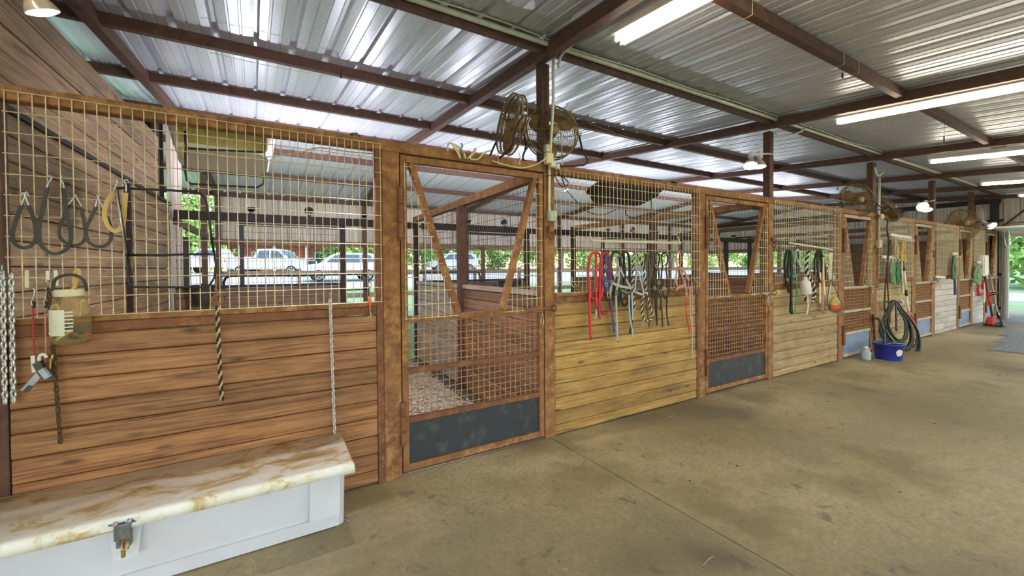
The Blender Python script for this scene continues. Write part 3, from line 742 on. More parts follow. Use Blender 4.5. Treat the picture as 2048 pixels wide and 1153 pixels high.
for s_ in (-1, 1): MB().lathe([(.011, 0), (.009, -.012), (.004, -.016)], (cx_ + s_ * .024, 2.447, .378), 10, 'y').move(o).build('rivet', MAT['galv'], la)
MB().box((cx_ - .075, 2.4475, .352), (cx_ + .06, 2.4488, .386)).move(o).build('sticker', MAT['plastic_white'], bx)
st_ = MB().box((cx_ - .05, 2.4468, .372), (cx_ + .01, 2.4478, .380)).prism([(cx_ + .02, .366), (cx_ + .05, .366), (cx_ + .035, .382)], .001, 'y', 2.4468)
st_.move(o).build('sticker_print', MAT['blue'], bx)

# ------------------------------------------------------------------ lights of the barn and added fill lamps
def fixture(xc, y0, y1, zoff, lab, n_=None):
    f = empty('fluorescent_light', (xc, y1, roof_low(y1) + zoff)); tag(f, lab, 'light', 'fluorescent lights over the aisle')
    L = y1 - y0; sl = .08
    f.rotation_euler.x = math.atan(sl)
    MB().prism([(-.075, .03), (-.06, .09), (.06, .09), (.075, .03), (.065, .022), (-.065, .022)], -L, 'y').build('housing', MAT['tin_white'], f)
    for s_ in (-.042, .042):
        MB().lathe([(.018, -.045), (.018, -L + .045)], (s_, 0, -.005), 12, 'y').build('tube', MAT['tube'], f)
        for yy in (-.02, -L + .02): MB().box((s_ - .017, yy - .016, -.026), (s_ + .017, yy + .016, .03), .003).build('socket', MAT['tin_white'], f)
    return f
fixture(2.47, -.2, 2.29, -.07, 'fluorescent light nearest the two big fans, cut by the top of the picture')
fixture(6.16, -.3, 2.26, -.08, 'long fluorescent light under the rafter above the second gate post')
fixture(9.62, -.3, 2.28, -.14, 'third fluorescent light along the aisle, above the white bottle stall')
fixture(12.82, -.3, 2.30, -.2, 'fourth fluorescent light along the aisle, above the far mats')
fixture(15.75, -.3, 2.25, -.2, 'last small fluorescent light before the overhead door')
fixture(-1.35, -.4, 2.1, -.07, 'fluorescent light above the white storage box')

def fill_lamp(x, label, energy, d=(0, -.12, .99), c=None):  # added lamps that make up for bounce light on the roof and in the stalls
    c = Vector(c or (x, BACK + .02, 2.40)); d = Vector(d).normalized(); q = d.to_track_quat('Z', 'Y').to_matrix().to_4x4()
    e = empty('fill_lamp', c); tag(e, label, 'lamp', 'added fill lamps in the stalls')
    MB().lathe([(.02, -.06), (.04, -.045), (.062, .0), (.065, .008)], n=18).xf(q).build('reflector', MAT['black_steel'], e); MB().lathe([(.06, -.004), (.04, -.002), (.002, -.001)], n=18).xf(q).build('lens', MAT['lens_cool'], e)
    (MB().tube([d * -.06, (0, 0, -.088)], .03, 10) if c.y > 4 else MB().tube([d * -.06, (0, -.09, -.045)], .02, 10)).build('clamp', MAT['galv'], e)
    ld = bpy.data.lights.new('beam', 'AREA'); ld.shape = 'DISK'; ld.size = .12; ld.energy = energy; ld.color = (.90, .90, 1.0)
    lo = bpy.data.objects.new('beam', ld); COL.objects.link(lo); lo.parent = e; lo.location = d * .03; lo.rotation_euler = (-d).to_track_quat('Z', 'Y').to_euler()
for k in range(5):
    xa, xb = fx(k + 1, BACK), fx(k + 2, BACK); nm = ('first', 'second', 'third', 'fourth', 'fifth')[k]
    for j in (0, 1):
        fill_lamp(xa + (xb - xa) * (.28 + .46 * j), '%s upturned added fill lamp on the beam behind the %s stall' % (('left', 'right')[j], nm), 22)
    fill_lamp(xa + (xb - xa) * .5, 'added fill lamp turned to the run from the beam behind the %s stall' % nm, 60, (0, .82, .57))
    xm = (BAYS[k][0] + BAYS[k][6]) / 2; fill_lamp(xm, 'added fill lamp behind the top rail shining down into the %s stall' % nm, (56, 9, 7, 5, 5)[k], (0, .80, -.60), (xm, 3.085, 2.455))
def flood(c, d, shell_r=.06, lit='lens', name='flood_lamp', label='', bracket=None):
    """reflector bulb at c pointing along d"""
    c = Vector(c); q = Vector(d).normalized().to_track_quat('Z', 'Y').to_matrix().to_4x4(); q.translation = c
    r = empty(name, c); tag(r, label, 'lamp'); M = q.copy(); M.translation = (0, 0, 0); s = shell_r / .06
    prof = [(.014, -.10), (.016, -.075), (.028, -.06), (.05, -.025), (.06, 0), (.061, .006)]
    MB().lathe([(a * s, b * s) for a, b in prof], n=18).xf(M).build('bulb', MAT['lamp_shell'], r)
    MB().lathe([(.058 * s, .006 * s), (.04 * s, .013 * s), (.002, .016 * s)], n=18).xf(M).build('lens', MAT[lit], r)
    MB().lathe([(.02 * s, -.16 * s), (.022 * s, -.10 * s)], n=12).xf(M).build('socket', MAT['tin_white'], r)
    if bracket: MB().tube([Vector(d).normalized() * (-.14 * s), Vector(bracket) - c], .008, 6).build('arm', MAT['tin_white'], r)
    return r
p = at(84, 22, 2.62); flood(p, (.35, .25, -.9), .062, 'lens_cool', label='lit flood lamp hanging at the top of the plank wall', bracket=(p.x - .06, p.y - .05, roof_low(p.y)))
pp = Vector((PXS[1], 2.98, 0))
p = at(1501, 331, 2.72); flood(p, (-.45, -.2, -.85), .075, label='lit flood lamp on the second roof post, angled toward the fans', bracket=(PXS[1], 2.97, 3.06))
p = at(1519, 333, 2.86); flood(p, (-.15, -.1, -1), .075, label='flood lamp hanging straight down on the second roof post', bracket=(PXS[1], 2.985, 3.07))
p = at(1845, 414, 2.7); flood(p, (-.75, -.4, -.35), .09, 'lens_cool', label='cool white flood lamp on the fourth roof post', bracket=(PXS[3], 2.97, 2.95))
p = at(1855, 420, 2.85); flood(p, (-.3, -.2, -.8), .08, 'lens_cool', label='dim twin of the cool white flood lamp on the fourth roof post', bracket=(PXS[3], 2.985, 2.93))
p = at(1984, 452, 2.75); flood(p, (-.4, -.6, -.5), .1, label='flood lamp glowing at the far siding by the overhead door', bracket=(p.x + .2, 2.95, 3.0))
p = at(1132, 380, 4.46); flood(p, (.1, -.4, -.8), .035, label='small bare bulb hanging in the stall behind the halters', bracket=(p.x - .1, 4.46, roof_low(4.46) + .02))
p = at(1530, 455, 5.86); flood(p, (-.6, -.4, -.3), .06, 'lens_cool', label='lamp inside the stall behind the second gate', bracket=(p.x + .25, 5.86, roof_low(5.86) + .02))

# ------------------------------------------------------------------ fans
def fan(c, face, R=.24, depth=.15, label='', open_grille=False, foot=None, lean=0.0):
    """cage fan, axis along `face`"""
    c = Vector(c); r = empty('fan', c); tag(r, label, 'fan'); z = Vector(face).normalized(); x = Vector((0, 0, 1)).cross(z).normalized(); y = z.cross(x)
    M = Matrix(((x.x, y.x, z.x, 0), (x.y, y.y, z.y, 0), (x.z, y.z, z.z, 0), (0, 0, 0, 1)))
    b = MAT['fan_brown']; h = depth / 2
    rim = MB()
    rim.ring((0, 0, h * .45), R, .007, 40, 6, 'z').ring((0, 0, -h * .45), R, .007, 40, 6, 'z')
    rim.lathe([(R * .995, -h * .10), (R * .995, h * .10)], n=40, cap=False)
    for i in range(48):
        a = 2 * PI * i / 48; rim.tube([(R * math.cos(a), R * math.sin(a), -h * .45), (R * math.cos(a), R * math.sin(a), h * .45)], .0016, 4, cap=False)
    rim.xf(M).build('rim', b, r)
    for s_, nm in ((1, 'front_grille'), (-1, 'rear_grille')):
        g = MB(); nrings = 15
        for i in range(1, nrings):
            q = i / nrings; g.ring((0, 0, s_ * (h * .45 + h * .55 * (1 - q ** 2.5))), R * q, .0021, 36, 4, 'z')
        for i in range(10):
            a = 2 * PI * i / 10
            g.tube([(math.cos(a) * R * q, math.sin(a) * R * q, s_ * (h * .45 + h * .56 * (1 - q ** 2.5))) for q in (.16, .4, .65, .85, 1)], .0028, 4)
        g.lathe([(R * .2, s_ * h * .98), (R * .19, s_ * h * 1.02), (.002, s_ * h * 1.03)], n=20); g.xf(M).build(nm, b, r)
    for i in range(3):
        bl = MB(); n = 6; a0 = 2 * PI * i / 3 + .5; vs = []
        for u in range(n + 1):
            q = u / n; rad = R * (.16 + .76 * q); half = .16 + .30 * math.sin(PI * min(1, q * .9 + .1))
            for v_ in range(5):
                a = a0 + half * (v_ / 4 * 2 - 1); vs.append((rad * math.cos(a), rad * math.sin(a), -.5 * h * (v_ / 4 * 2 - 1) * (1 - .3 * q)))
        bl.add(vs, [(u * 5 + v_, u * 5 + v_ + 1, (u + 1) * 5 + v_ + 1, (u + 1) * 5 + v_) for u in range(n) for v_ in range(4)], True); bl.xf(M).build('blade', MAT['fan_blade'], r)
    MB().lathe([(.002, h * .5), (R * .19, h * .4), (R * .2, -h * .9), (.04, -h * 1.3), (.002, -h * 1.3)], n=20).xf(M).build('motor', MAT['fan_blade'], r)
    # stand
    s = MB(); ft = -R - .01
    zz = foot if foot is not None else c.z - R - .02
    L_ = [c + x * (R + .02), c - x * (R + .02)]; dn = Vector((0, 0, zz + .008 - c.z)); sp = Vector((z.x, z.y, 0)).normalized() * .12
    P = [Vector(L_[0]) - c, Vector(L_[0]) - c + dn * .5 + sp * .6, Vector(L_[0]) - c + dn + sp, Vector(L_[1]) - c + dn + sp, Vector(L_[1]) - c + dn * .5 + sp * .6, Vector(L_[1]) - c]
    s.tube(smooth(P, 4), .009, 8); s.build('stand', MAT['black_steel'], r)
    k_ = MB()
    for e in (1, -1):
        k_.lathe([(.002, -.02), (.018, -.018), (.018, .018), (.002, .02)], (0, 0, 0), 10, 'x'); i0 = len(k_.v) - 4 * 10 - 20
        k_.xf(Matrix.Translation(x * (R + .025) * e), max(0, i0))
    k_.build('pivot_knob', MAT['galv'], r); return r
p = at(1103, 266, 3.0); fan(p, (-.33, -.94, .12), .245, .16, 'big brown cage fan facing the aisle behind the roof post', foot=2.442)
p = at(1022, 250, 2.93); fan(p, (-.95, .18, .12), .245, .16, 'big brown cage fan turned edge-on, left of the roof post', foot=2.442)
p = at(1713, 402, 2.95); fan(p, (-.45, -.85, .12), .28, .18, 'small cage fan on the top rail left of the third roof post', foot=2.442)
p = at(1769, 419, 2.93); fan(p, (.55, -.55, .65), .27, .16, 'tilted cage fan on the top rail right of the third roof post', foot=2.442)
p = at(1926, 449, 2.95); fan(p, (-.5, -.83, .12), .36, .2, 'farthest cage fan on the top rail near the overhead door', foot=2.442)

# ------------------------------------------------------------------ wiring
def wire_thing(name, pts, r, mat, label, cat='cord', n=6, k=5, grp=None):
    return tag(MB().tube(smooth(pts, k), r, n).build(name, mat), label, cat, grp)
zc = roof_low(2.88) + .05
tag(MB().tube([(-6, 2.822, zc), (XEND - .3, 2.822, zc)], .022, 8).build('conduit', MAT['conduit']), 'long pale conduit strapped along the purlin above the roof posts', 'conduit')
pts = [(-6, 2.785, zc + .02)]; x = -5.5
while x < XEND - .4: pts.append((x, 2.785 + random.uniform(-.012, .006), zc + random.uniform(-.01, .035))); x += .8
wire_thing('cable', pts, .006, MAT['cord_cream'], 'thin cream cable sagging beside the long conduit', n=5)
q0 = at(1098, 108, 2.94); q1 = at(1098, 430, 2.885)
pts = [(2.42, 2.75, q0.z + .06), (q0.x + .04, 2.86, q0.z + .03), (q0.x + .005, 2.885, q0.z - .08), (q0.x, 2.885, 3.0), (q1.x + .01, 2.885, 2.45), (q1.x, 2.882, 2.1), (q1.x, 2.882, 1.95)]
tag(MB().tube(smooth(pts, 5), .014, 8).build('conduit', MAT['conduit']), 'upright pale conduit running down the first gate post', 'conduit')
q0 = at(1756, 345, 2.9); q1 = at(1756, 480, 2.885)
tag(MB().tube([(q0.x, 2.88, q0.z), (q1.x, 2.88, q1.z)], .02, 8).build('conduit', MAT['conduit']), 'upright conduit beside the third roof post', 'conduit')
def outlet(px, py, w_, h, lab, mat='elec_green'):
    c = at(px, py, D - .02); e = empty('outlet_box', c); tag(e, lab, 'outlet box')
    b = MB().box((-w_, -.03, -h), (w_, .018, h), .006).build('box', MAT[mat], e)
    MB().box((-w_ * .8, -.036, -h * .8), (w_ * .8, -.03, h * .8), .003).build('cover', MAT[mat], e)
    for s_ in (-.5, .5): MB().lathe([(.012, 0), (.011, -.004)], (w_ * s_, -.036, 0), 10, 'y').build('socket', MAT['cord_cream'], e)
    return e
outlet(1103, 433, .042, .048, 'grey-green outlet box on the first gate post above the iron ring')
outlet(1757, 488, .06, .07, 'grey-green outlet box on the third post')
j = at(1098, 318, D - .03); e = empty('junction_box', j); tag(e, 'cream junction box with plugged-in cords under the big fan', 'junction box')
MB().box((-.04, -.02, -.05), (.04, .025, .05), .005).build('box', MAT['cord_cream'], e)
MB().box((-.02, -.06, -.085), (.035, -.02, -.04), .006).build('adapter', MAT['cord_cream'], e); MB().box((.05, -.05, -.09), (.085, -.01, -.045), .006).build('adapter', MAT['plastic_white'], e)
MB().box((-.045, -.02, .055), (-.005, .02, .12), .004).build('adapter', MAT['elec_green'], e)
j.y -= .05
wire_thing('cord', [at(1096, 312, 2.83), at(1085, 322, 2.83), at(1065, 332, 2.84), at(1040, 336, 2.86), at(1010, 330, 2.87), at(985, 322, 2.88)], .006, MAT['cord_cream'], 'cream cord looping from the junction box along the gate top')
wire_thing('cord', [at(1088, 308, 2.84), at(1075, 285, 2.84), at(1060, 290, 2.86), at(1052, 300, 2.9)], .006, MAT['cord_black'], 'black cord draped from the edge-on fan over the rail')
wire_thing('cord', [at(1112, 335, 2.87), at(1120, 350, 2.87), at(1135, 362, 2.87), at(1134, 372, 2.87), at(1122, 372, 2.87), at(1115, 362, 2.87), at(1108, 352, 2.87), at(1090, 352, 2.88)], .005, MAT['cord_black'], 'black cord looped on the mesh beside the first gate post')
wire_thing('cord', [at(1120, 345, 2.96), at(1133, 380, 3.1), at(1150, 400, 3.1), at(1172, 422, 3.1), at(1205, 430, 3.1), at(1240, 415, 3.1)], .005, MAT['cord_black'], 'black cord sagging behind the mesh under the black tub')
for i, (lab, m_, off) in enumerate((('cream cord bundle hung over the rail above the first gate', 'cord_cream', 0), ('second cream cord loop on the rail above the first gate', 'cord_cream', 18), ('teal cord end in the bundle above the first gate', 'cord_green', 26))):
    b = [(895, 303), (896, 290), (903, 287), (915, 300), (921, 318), (912, 300), (905, 288), (912, 292), (925, 302), (932, 318), (920, 296), (908, 289)] if i == 0 else ([(935, 318), (945, 306), (952, 297), (949, 305), (940, 317), (955, 319), (966, 308), (975, 303), (982, 302)] if i == 1 else [(922, 287), (925, 292), (922, 298), (927, 308), (926, 316)])
    wire_thing('cord', [at(x, y, 2.875 + .004 * math.sin(n * 2)) for n, (x, y) in enumerate(b)], .0065, MAT[m_], lab)
for px in (996, 1037):
    wire_thing('tie_wire', [at(px, 305, 2.885), at(px + (4 if px > 1000 else 0), 316, 2.882), at(px, 330, 2.885)], .004, MAT['cord_cream'], 'cream tie hanging over the rail under the edge-on fan' if px > 1000 else 'cream tie hanging over the rail right of the cord bundle', 'tie')
# conduit tails by the rafters
for (pts, lab) in (([(1150, 85), (1135, 98), (1122, 112), (1116, 134)], 'curved grey conduit tail under the rafter beside the first fixture'), ([(1610, 258), (1590, 268), (1556, 272), (1552, 262)], 'grey conduit tail beside the second roof post'), ([(1765, 345), (1756, 352), (1752, 345), (1750, 335)], 'grey conduit tail on top of the third roof post')):
    wire_thing('conduit', [at(x, y, 2.8) for x, y in pts], .013, MAT['conduit'], lab, 'conduit', 8)
def iron_ring(px, py, R, lab, Yo=D - .03):
    c = at(px, py, Yo); e = empty('tie_ring', c); tag(e, lab, 'ring'); MB().ring((0, 0, 0), R, .008, 18, 8, 'y', .85).build('ring', MAT['rust_red'], e)
    MB().box((-.025, -.008, R - .012), (.025, .026, R + .035), .004).build('bracket', MAT['rust'], e)
iron_ring(1103, 470, .038, 'rusty tie ring on the first gate post'); iron_ring(1549, 488, .05, 'rusty tie ring on the second gate post'); iron_ring(1754, 503, .06, 'rusty tie ring on the third gate post'); iron_ring(1869, 510, .06, 'rusty tie ring on the fourth gate post')
# little hooks on wires under the purlins
for px, py, Y_, lab in ((682, 150, 4.4, 'small black clip hanging from a wire left of the fans'), (1232, 267, 4.4, 'small black clip hanging from a wire right of the fans'), (1685, 150, 1.62, 'small black clip hanging beside the front purlin'),
                        (1888, 277, 1.62, 'small black clip hanging beyond the second fixture'), (1675, 377, 4.3, 'small black clip hanging left of the third roof post'), (1777, 400, 4.3, 'small black clip hanging right of the third roof post')):
    c = at(px, py, Y_); e = empty('clip', c); tag(e, lab, 'clip'); s_ = Y_ / 4.4 if Y_ > 3 else .8 if px < 1800 else 1.2
    MB().box((-.009, -.006, -.035 * s_), (.009, .006, .02 * s_), .002).build('body', MAT['cord_black'], e); MB().tube([(0, 0, .02 * s_), (.004, 0, .05), (0, 0, max(.06, roof_low(Y_) - c.z))], .0018, 4).build('wire', MAT['cord_black'], e)
for px0, py0, px1, py1, lab in ((420, 105, 700, 160, 'thin wire strung under the purlin above the tub'), (1175, 245, 1300, 285, 'thin wire strung under the purlin right of the fans')):
    wire_thing('strung_wire', [at(px0, py0, 4.4), at((px0 + px1) / 2, (py0 + py1) / 2 + 4, 4.4), at(px1, py1, 4.4)], .003, MAT['wire'], lab, 'wire', 4)

# ------------------------------------------------------------------ things hung on the first stall front
YM = D - .03                               # just before the mesh
def pts_at(px, Y=YM, jit=0.0):
    return [at(x, y, Y) + Vector((0, jit * math.sin(i * 1.7), 0)) for i, (x, y) in enumerate(px)]
def strap(name, px, wd, mat, label, cat='strap', grp=None, Y=YM, th=.005, k=5, twist=True, hooks=None, hmat='galv'):
    """rubber strap: a flat band along the pixel path, with bent wire hooks at its ends"""
    P = smooth(pts_at(px, Y), k); c = P[0].copy(); e = empty(name, c); tag(e, label, cat, grp)
    MB().ribbon([p - c for p in P], wd * .74, th).build('band', MAT[mat], e)
    for a in hooks or []:
        h = smooth([p - c for p in pts_at(a, Y - .006)], 4); MB().tube(h, .0042, 6).build('hook', MAT[hmat], e)
    return e
strap('rubber_strap', [(44, 410), (34, 435), (25, 465), (28, 485), (45, 496), (62, 492), (72, 475), (69, 445), (58, 412)], .021, 'rubber', 'leftmost black rubber strap hung in a teardrop on the mesh', grp='rubber straps on the mesh', hooks=[[(42, 412), (46, 402), (50, 391), (46, 386), (43, 392)], [(58, 412), (53, 400), (50, 388), (54, 385), (58, 394)]])
strap('rubber_strap', [(95, 374), (87, 410), (79, 450), (80, 485), (98, 505), (118, 507), (136, 495), (142, 470), (134, 430), (126, 376)], .022, 'rubber', 'longest black rubber strap hung as a deep U on the mesh', grp='rubber straps on the mesh', hooks=[[(93, 376), (97, 366), (103, 357), (100, 352), (96, 355)], [(128, 377), (126, 366), (121, 357), (124, 352), (119, 354)]], Y=YM - .012)
strap('rubber_strap', [(137, 412), (128, 435), (119, 458), (122, 478), (140, 490), (157, 490), (170, 478), (170, 455), (162, 415)], .019, 'rubber', 'thin grey-black rubber strap between the deep U strap and the yellow strap', grp='rubber straps on the mesh', hooks=[[(135, 411), (143, 402), (150, 392), (154, 392)], [(164, 414), (157, 402), (151, 391), (146, 390)]])
strap('rubber_strap', [(193, 414), (180, 440), (172, 460), (176, 482), (192, 493), (210, 492), (222, 478), (220, 450), (204, 418)], .02, 'rubber', 'black rubber strap in a teardrop beside the yellow strap', grp='rubber straps on the mesh', hooks=[[(191, 415), (193, 404), (197, 394), (192, 391)], [(206, 416), (200, 404), (196, 394), (201, 391)]], Y=YM - .006)
strap('rubber_strap', [(227, 385), (214, 405), (209, 428), (216, 452), (232, 463), (246, 448), (249, 420), (252, 386)], .026, 'rubber_tan', 'tan yellow rubber strap hung on the wire rack', grp='rubber straps on the mesh', hooks=[[(226, 384), (230, 376), (235, 364), (232, 359)], [(252, 385), (252, 372), (249, 362), (254, 360), (259, 367)]], Y=YM - .02)

# folding wire saddle rack
def rod(name, px, r, mat, parent, c, Y=YM, k=1):
    P = pts_at(px, Y); P = smooth(P, k) if k > 1 else P
    return MB().tube([p - c for p in P], r, 8).build(name, MAT[mat], parent)
c = at(232, 376, D - .05); e = empty('saddle_rack', c); tag(e, 'black wire saddle rack folded flat on the mesh', 'rack')
rod('top_rod', [(230, 376), (300, 379), (380, 383), (402, 387), (412, 400), (420, 450), (428, 508)], .0062, 'black_steel', e, c, D - .045)
rod('side_rod', [(233, 376), (243, 440), (254, 512)], .0062, 'black_steel', e, c, D - .075); rod('side_rod', [(232, 376), (241, 440), (252, 508)], .005, 'galv', e, c, D - .08)
rod('cross_rod', [(254, 511), (340, 510), (428, 508)], .0058, 'black_steel', e, c, D - .05)
rod('lower_loop', [(255, 513), (256, 540), (257, 566), (263, 574), (300, 575), (405, 575), (420, 570), (429, 555), (432, 530), (429, 508)], .006, 'black_steel', e, c, D - .045)
rod('peg', [(252, 512), (262, 500), (265, 490), (262, 470)], .005, 'black_steel', e, c, D - .06); rod('peg', [(262, 513), (264, 530), (267, 545)], .006, 'rust_red', e, c, D - .06)

# tub held in a second rack behind the mesh
def tub(c, w_, d, h, tilt, yaw, shell, face, label):
    e = empty('storage_tub', c, yaw); e.rotation_euler = (tilt, 0, yaw); tag(e, label, 'tub')
    def loop(sx, sy, z, r=.07, n=5):
        out = []
        for qx, qy, a0 in ((1, 1, 0), (-1, 1, 90), (-1, -1, 180), (1, -1, 270)):
            for i in range(n):
                a = math.radians(a0 + 90 * i / (n - 1)); out.append((qx * (sx - r) + r * math.cos(a), qy * (sy - r) + r * math.sin(a), z))
        return out
    L = [loop(w_ * .46, d * .44, -h / 2), loop(w_ * .475, d * .465, -h / 2 + .015), loop(w_ / 2, d / 2, h / 2 - .03), loop(w_ / 2 + .02, d / 2 + .02, h / 2 - .028), loop(w_ / 2 + .022, d / 2 + .022, h / 2), loop(w_ / 2 - .01, d / 2 - .01, h / 2)]
    n = len(L[0]); mb = MB(); vs = [p for l in L for p in l]
    mb.add(vs, [(a * n + i, a * n + (i + 1) % n, (a + 1) * n + (i + 1) % n, (a + 1) * n + i) for a in range(len(L) - 1) for i in range(n)], True); mb.add(L[0], [tuple(range(n))[::-1]])
    mb.build('shell', shell, e)
    mb = MB()
    for i in range(9):
        x = -w_ * .42 + w_ * .84 * i / 8; mb.bar((x, -d * .47 - .012, -h / 2 + .03), (x, -d / 2 - .014, h / 2 - .035), .018, .012, (0, -1, 0))
    tag(mb.build('ribs', face, e), 'moulded ribs along the side', kind='stuff')
    MB().box((-w_ / 2 + .03, -d * .5 - .004, -h / 2 + .02), (w_ / 2 - .03, -d * .44, h / 2 - .03), .01).build('side_panel', face, e); return e
c = at(450, 300, 3.25); tub(c, .54, .36, .17, -.22, .03, MAT['plastic_white'], MAT['plastic_yellowed'], 'white plastic tub with a yellowed ribbed side behind the mesh')
c = at(372, 300, 3.02); e = empty('saddle_rack', c); tag(e, 'black wire rack holding the white tub behind the mesh', 'rack')
rod('loop', [(370, 262), (371, 295), (371, 345), (374, 362), (382, 368), (450, 372), (515, 375), (527, 368), (529, 350), (529, 320), (528, 275)], .006, 'black_steel', e, c, 3.0)
rod('peg', [(369, 290), (366, 305), (366, 318)], .006, 'rubber_tan', e, c, 3.0); rod('cross_rod', [(371, 297), (450, 301), (528, 305)], .006, 'black_steel', e, c, 3.0)
wire_thing('cord', [at(x, y, 3.04) for x, y in ((393, 297), (420, 308), (470, 315), (540, 314), (600, 305), (640, 296), (700, 304), (768, 309))], .004, MAT['cord_cream'], 'thin cream cord strung behind the mesh from the white tub')
c = at(1250, 385, 3.3); t2 = tub(c, .78, .40, .15, -.25, -.1, MAT['plastic_black'], MAT['plastic_black'], 'black plastic tub hung behind the mesh of the second stall')
c = at(1240, 400, 3.05); e = empty('saddle_rack', c); tag(e, 'black wire rack holding the black tub behind the mesh', 'rack')
rod('loop', [(1246, 350), (1248, 400), (1252, 430), (1260, 435), (1300, 438), (1305, 430), (1302, 400), (1300, 372)], .006, 'black_steel', e, c, 3.02)
for px, py, w_, Y_, lab in ((405, 584, .26, 6.45, 'black feed tub on the back wall seen through the first mesh'), (1020, 570, .42, 6.1, 'black feed tub on the far side of the partition seen through the first gate'), (1436, 552, .42, 7.1, 'dark grey domed tub seen through the second gate')):
    c = at(px, py, Y_); e = empty('feed_tub', c); tag(e, lab, 'tub'); MB().lathe([(w_ * .42, -.16), (w_ * .5, .06), (w_ * .52, .07), (w_ * .52, .09), (w_ * .47, .09), (w_ * .40, -.13)], n=18).build('shell', MAT['plastic_black'], e)
    hb = MB().box((-.03, w_ * .5, -.02), (.03, w_ * .5 + .1, .1), .004).build('hook', MAT['black_steel'], e)

def chain_mesh(L, lw=.021, ll=.034, r=.0045, fold=None):
    """links hanging straight down from z = 0"""
    mb = MB(); i = 0; z = 0
    while z < L:
        P = []
        for k in range(10):
            a = 2 * PI * k / 10; x = math.cos(a) * (lw / 2 - r); y = math.sin(a) * (lw / 2 - r); y += (ll / 2 - lw / 2) * (1 if math.sin(a) > 0 else -1)
            tw = .7 if i % 2 else -.7; P.append((x * math.cos(tw), x * math.sin(tw), -z - ll / 2 + y))
        mb.tube(P, r, 5, closed=True); z += ll - 2.2 * r; i += 1
    return mb
def chain(px0, px1, mat, label, lw=.021, ll=.034, r=.0045, strands=1, Y=YM):
    a = at(*px0, Y); b = at(*px1, Y); L = (a - b).length; e = empty('chain', a); tag(e, label, 'chain')
    for s_ in range(strands):
        o = chain_mesh(L * (1 - .04 * s_), lw, ll, r).build('link_strand', MAT[mat], e); o.location = (s_ * lw * 1.05, .004 * s_, 0); o.rotation_euler.y = -math.asin(max(-1, min(1, (b.x - a.x) / L))) ; tag(o, None, kind='stuff')
    MB().tube([(0, .012, .03), (0, -.004, .035), (0, -.006, .0)], .004, 6).build('hook', MAT['galv'], e); return e
chain((5, 545), (10, 806), 'chain_white', 'bright zinc chain hanging double at the left end of the mesh', .026, .042, .0055, 2, YM - .01)
chain((97, 575), (121, 880), 'rust_chain', 'dark rusty chain hanging beside the big jar', .021, .036, .0045, 1, YM - .01)
chain((660, 597), (669, 862), 'chain_white', 'thin zinc chain hanging down to the white box', .025, .036, .005, 1)
chain((1384, 572), (1385, 715), 'chain_white', 'faint thin chain right of the pink halter', .016, .028, .0032, 1); chain((1391, 566), (1392, 698), 'rust_chain', 'rusty thin chain right of the pink halter', .018, .03, .0038, 1)
chain((1746, 628), (1751, 700), 'rust_chain', 'rusty chain hanging on the third gate post', .045, .07, .01, 1)

# clips pegged on the wire
for i, (x, y0, y1, m_, lab) in enumerate(((5, 542, 572, 'plastic_white', 'white clip at the left end of the mesh'), (54, 541, 576, 'cream', 'yellowed clip on the mesh over the bungee'), (96, 542, 565, 'plastic_white', 'white clip on the mesh above the rusty chain'), (111, 541, 572, 'plastic_white', 'slanted white clip left of the jar hanger'))):
    a = at(x, y0, D - .025); b = at(x + (3 if i == 3 else 0), y1, D - .03); tag(MB().bar(a, b, .013, .009, (0, -1, 0)).build('wire_clip', MAT[m_]), lab, 'clip')
# jar hung on a yellow hose hanger
c = at(141, 640, D - .09); e = empty('hanging_jar', c); tag(e, 'big cloudy plastic jar of odds and ends with a black ring handle', 'jar'); s = 1.0
rj = .074
prof = [(.02, -.115), (rj * .9, -.115), (rj, -.095), (rj * 1.02, .03), (rj * .96, .07), (rj * .72, .112), (rj * .71, .118)]
MB().lathe(prof, n=28).build('jar_body', MAT['jar'], e)
MB().lathe([(rj * .74, .118), (rj * .77, .124), (rj * .77, .148), (rj * .7, .152), (.002, .152)], n=28).build('lid', MAT['cream'], e)
lb = []
for k in range(9):
    a = math.radians(-150 + 60 * k / 8); lb.append((1.03 * rj * math.cos(a), 1.03 * rj * math.sin(a)))
mb = MB(); mb.add([(x, y, z) for z in (-.07, .055) for x, y in lb], [(i, i + 1, 9 + i + 1, 9 + i) for i in range(8)], True); mb.build('paper_label', MAT['sticker'], e)
mb = MB()
for r_ in range(6):
    z = .04 - r_ * .018
    for k in range(8, 11):
        a0, a1 = math.radians(-150 + 60 * k / 8), math.radians(-150 + 60 * (k + 1) / 8)
        mb.add([(1.03 * rj * math.cos(a), 1.03 * rj * math.sin(a), zz) for a, zz in ((a0, z), (a1, z), (a1, z + .006), (a0, z + .006))], [(0, 1, 2, 3)])
tag(mb.build('print_lines', MAT['plastic_white'], e), 'faded white print lines', kind='stuff')
random.seed(3)
for i in range(9):
    a = random.uniform(0, 2 * PI); q = random.uniform(.2, .7) * rj; z = random.uniform(-.10, -.02); u = Vector((random.uniform(-1, 1), random.uniform(-1, 1), random.uniform(-.5, .6))).normalized() * .035
    p = Vector((q * math.cos(a), q * math.sin(a), z)); MB().tube([p - u, p + u], .008, 6).build('oddment', MAT[('galv', 'orange', 'rubber', 'brass', 'galv', 'cord_cream', 'rubber', 'red_plastic', 'galv')[i]], e)
MB().tube(smooth([(-.06, 0, .145), (-.052, 0, .20), (-.02, 0, .222), (.02, 0, .222), (.052, 0, .195), (.062, 0, .14)], 4), .007, 8).build('ring_handle', MAT['rubber'], e)
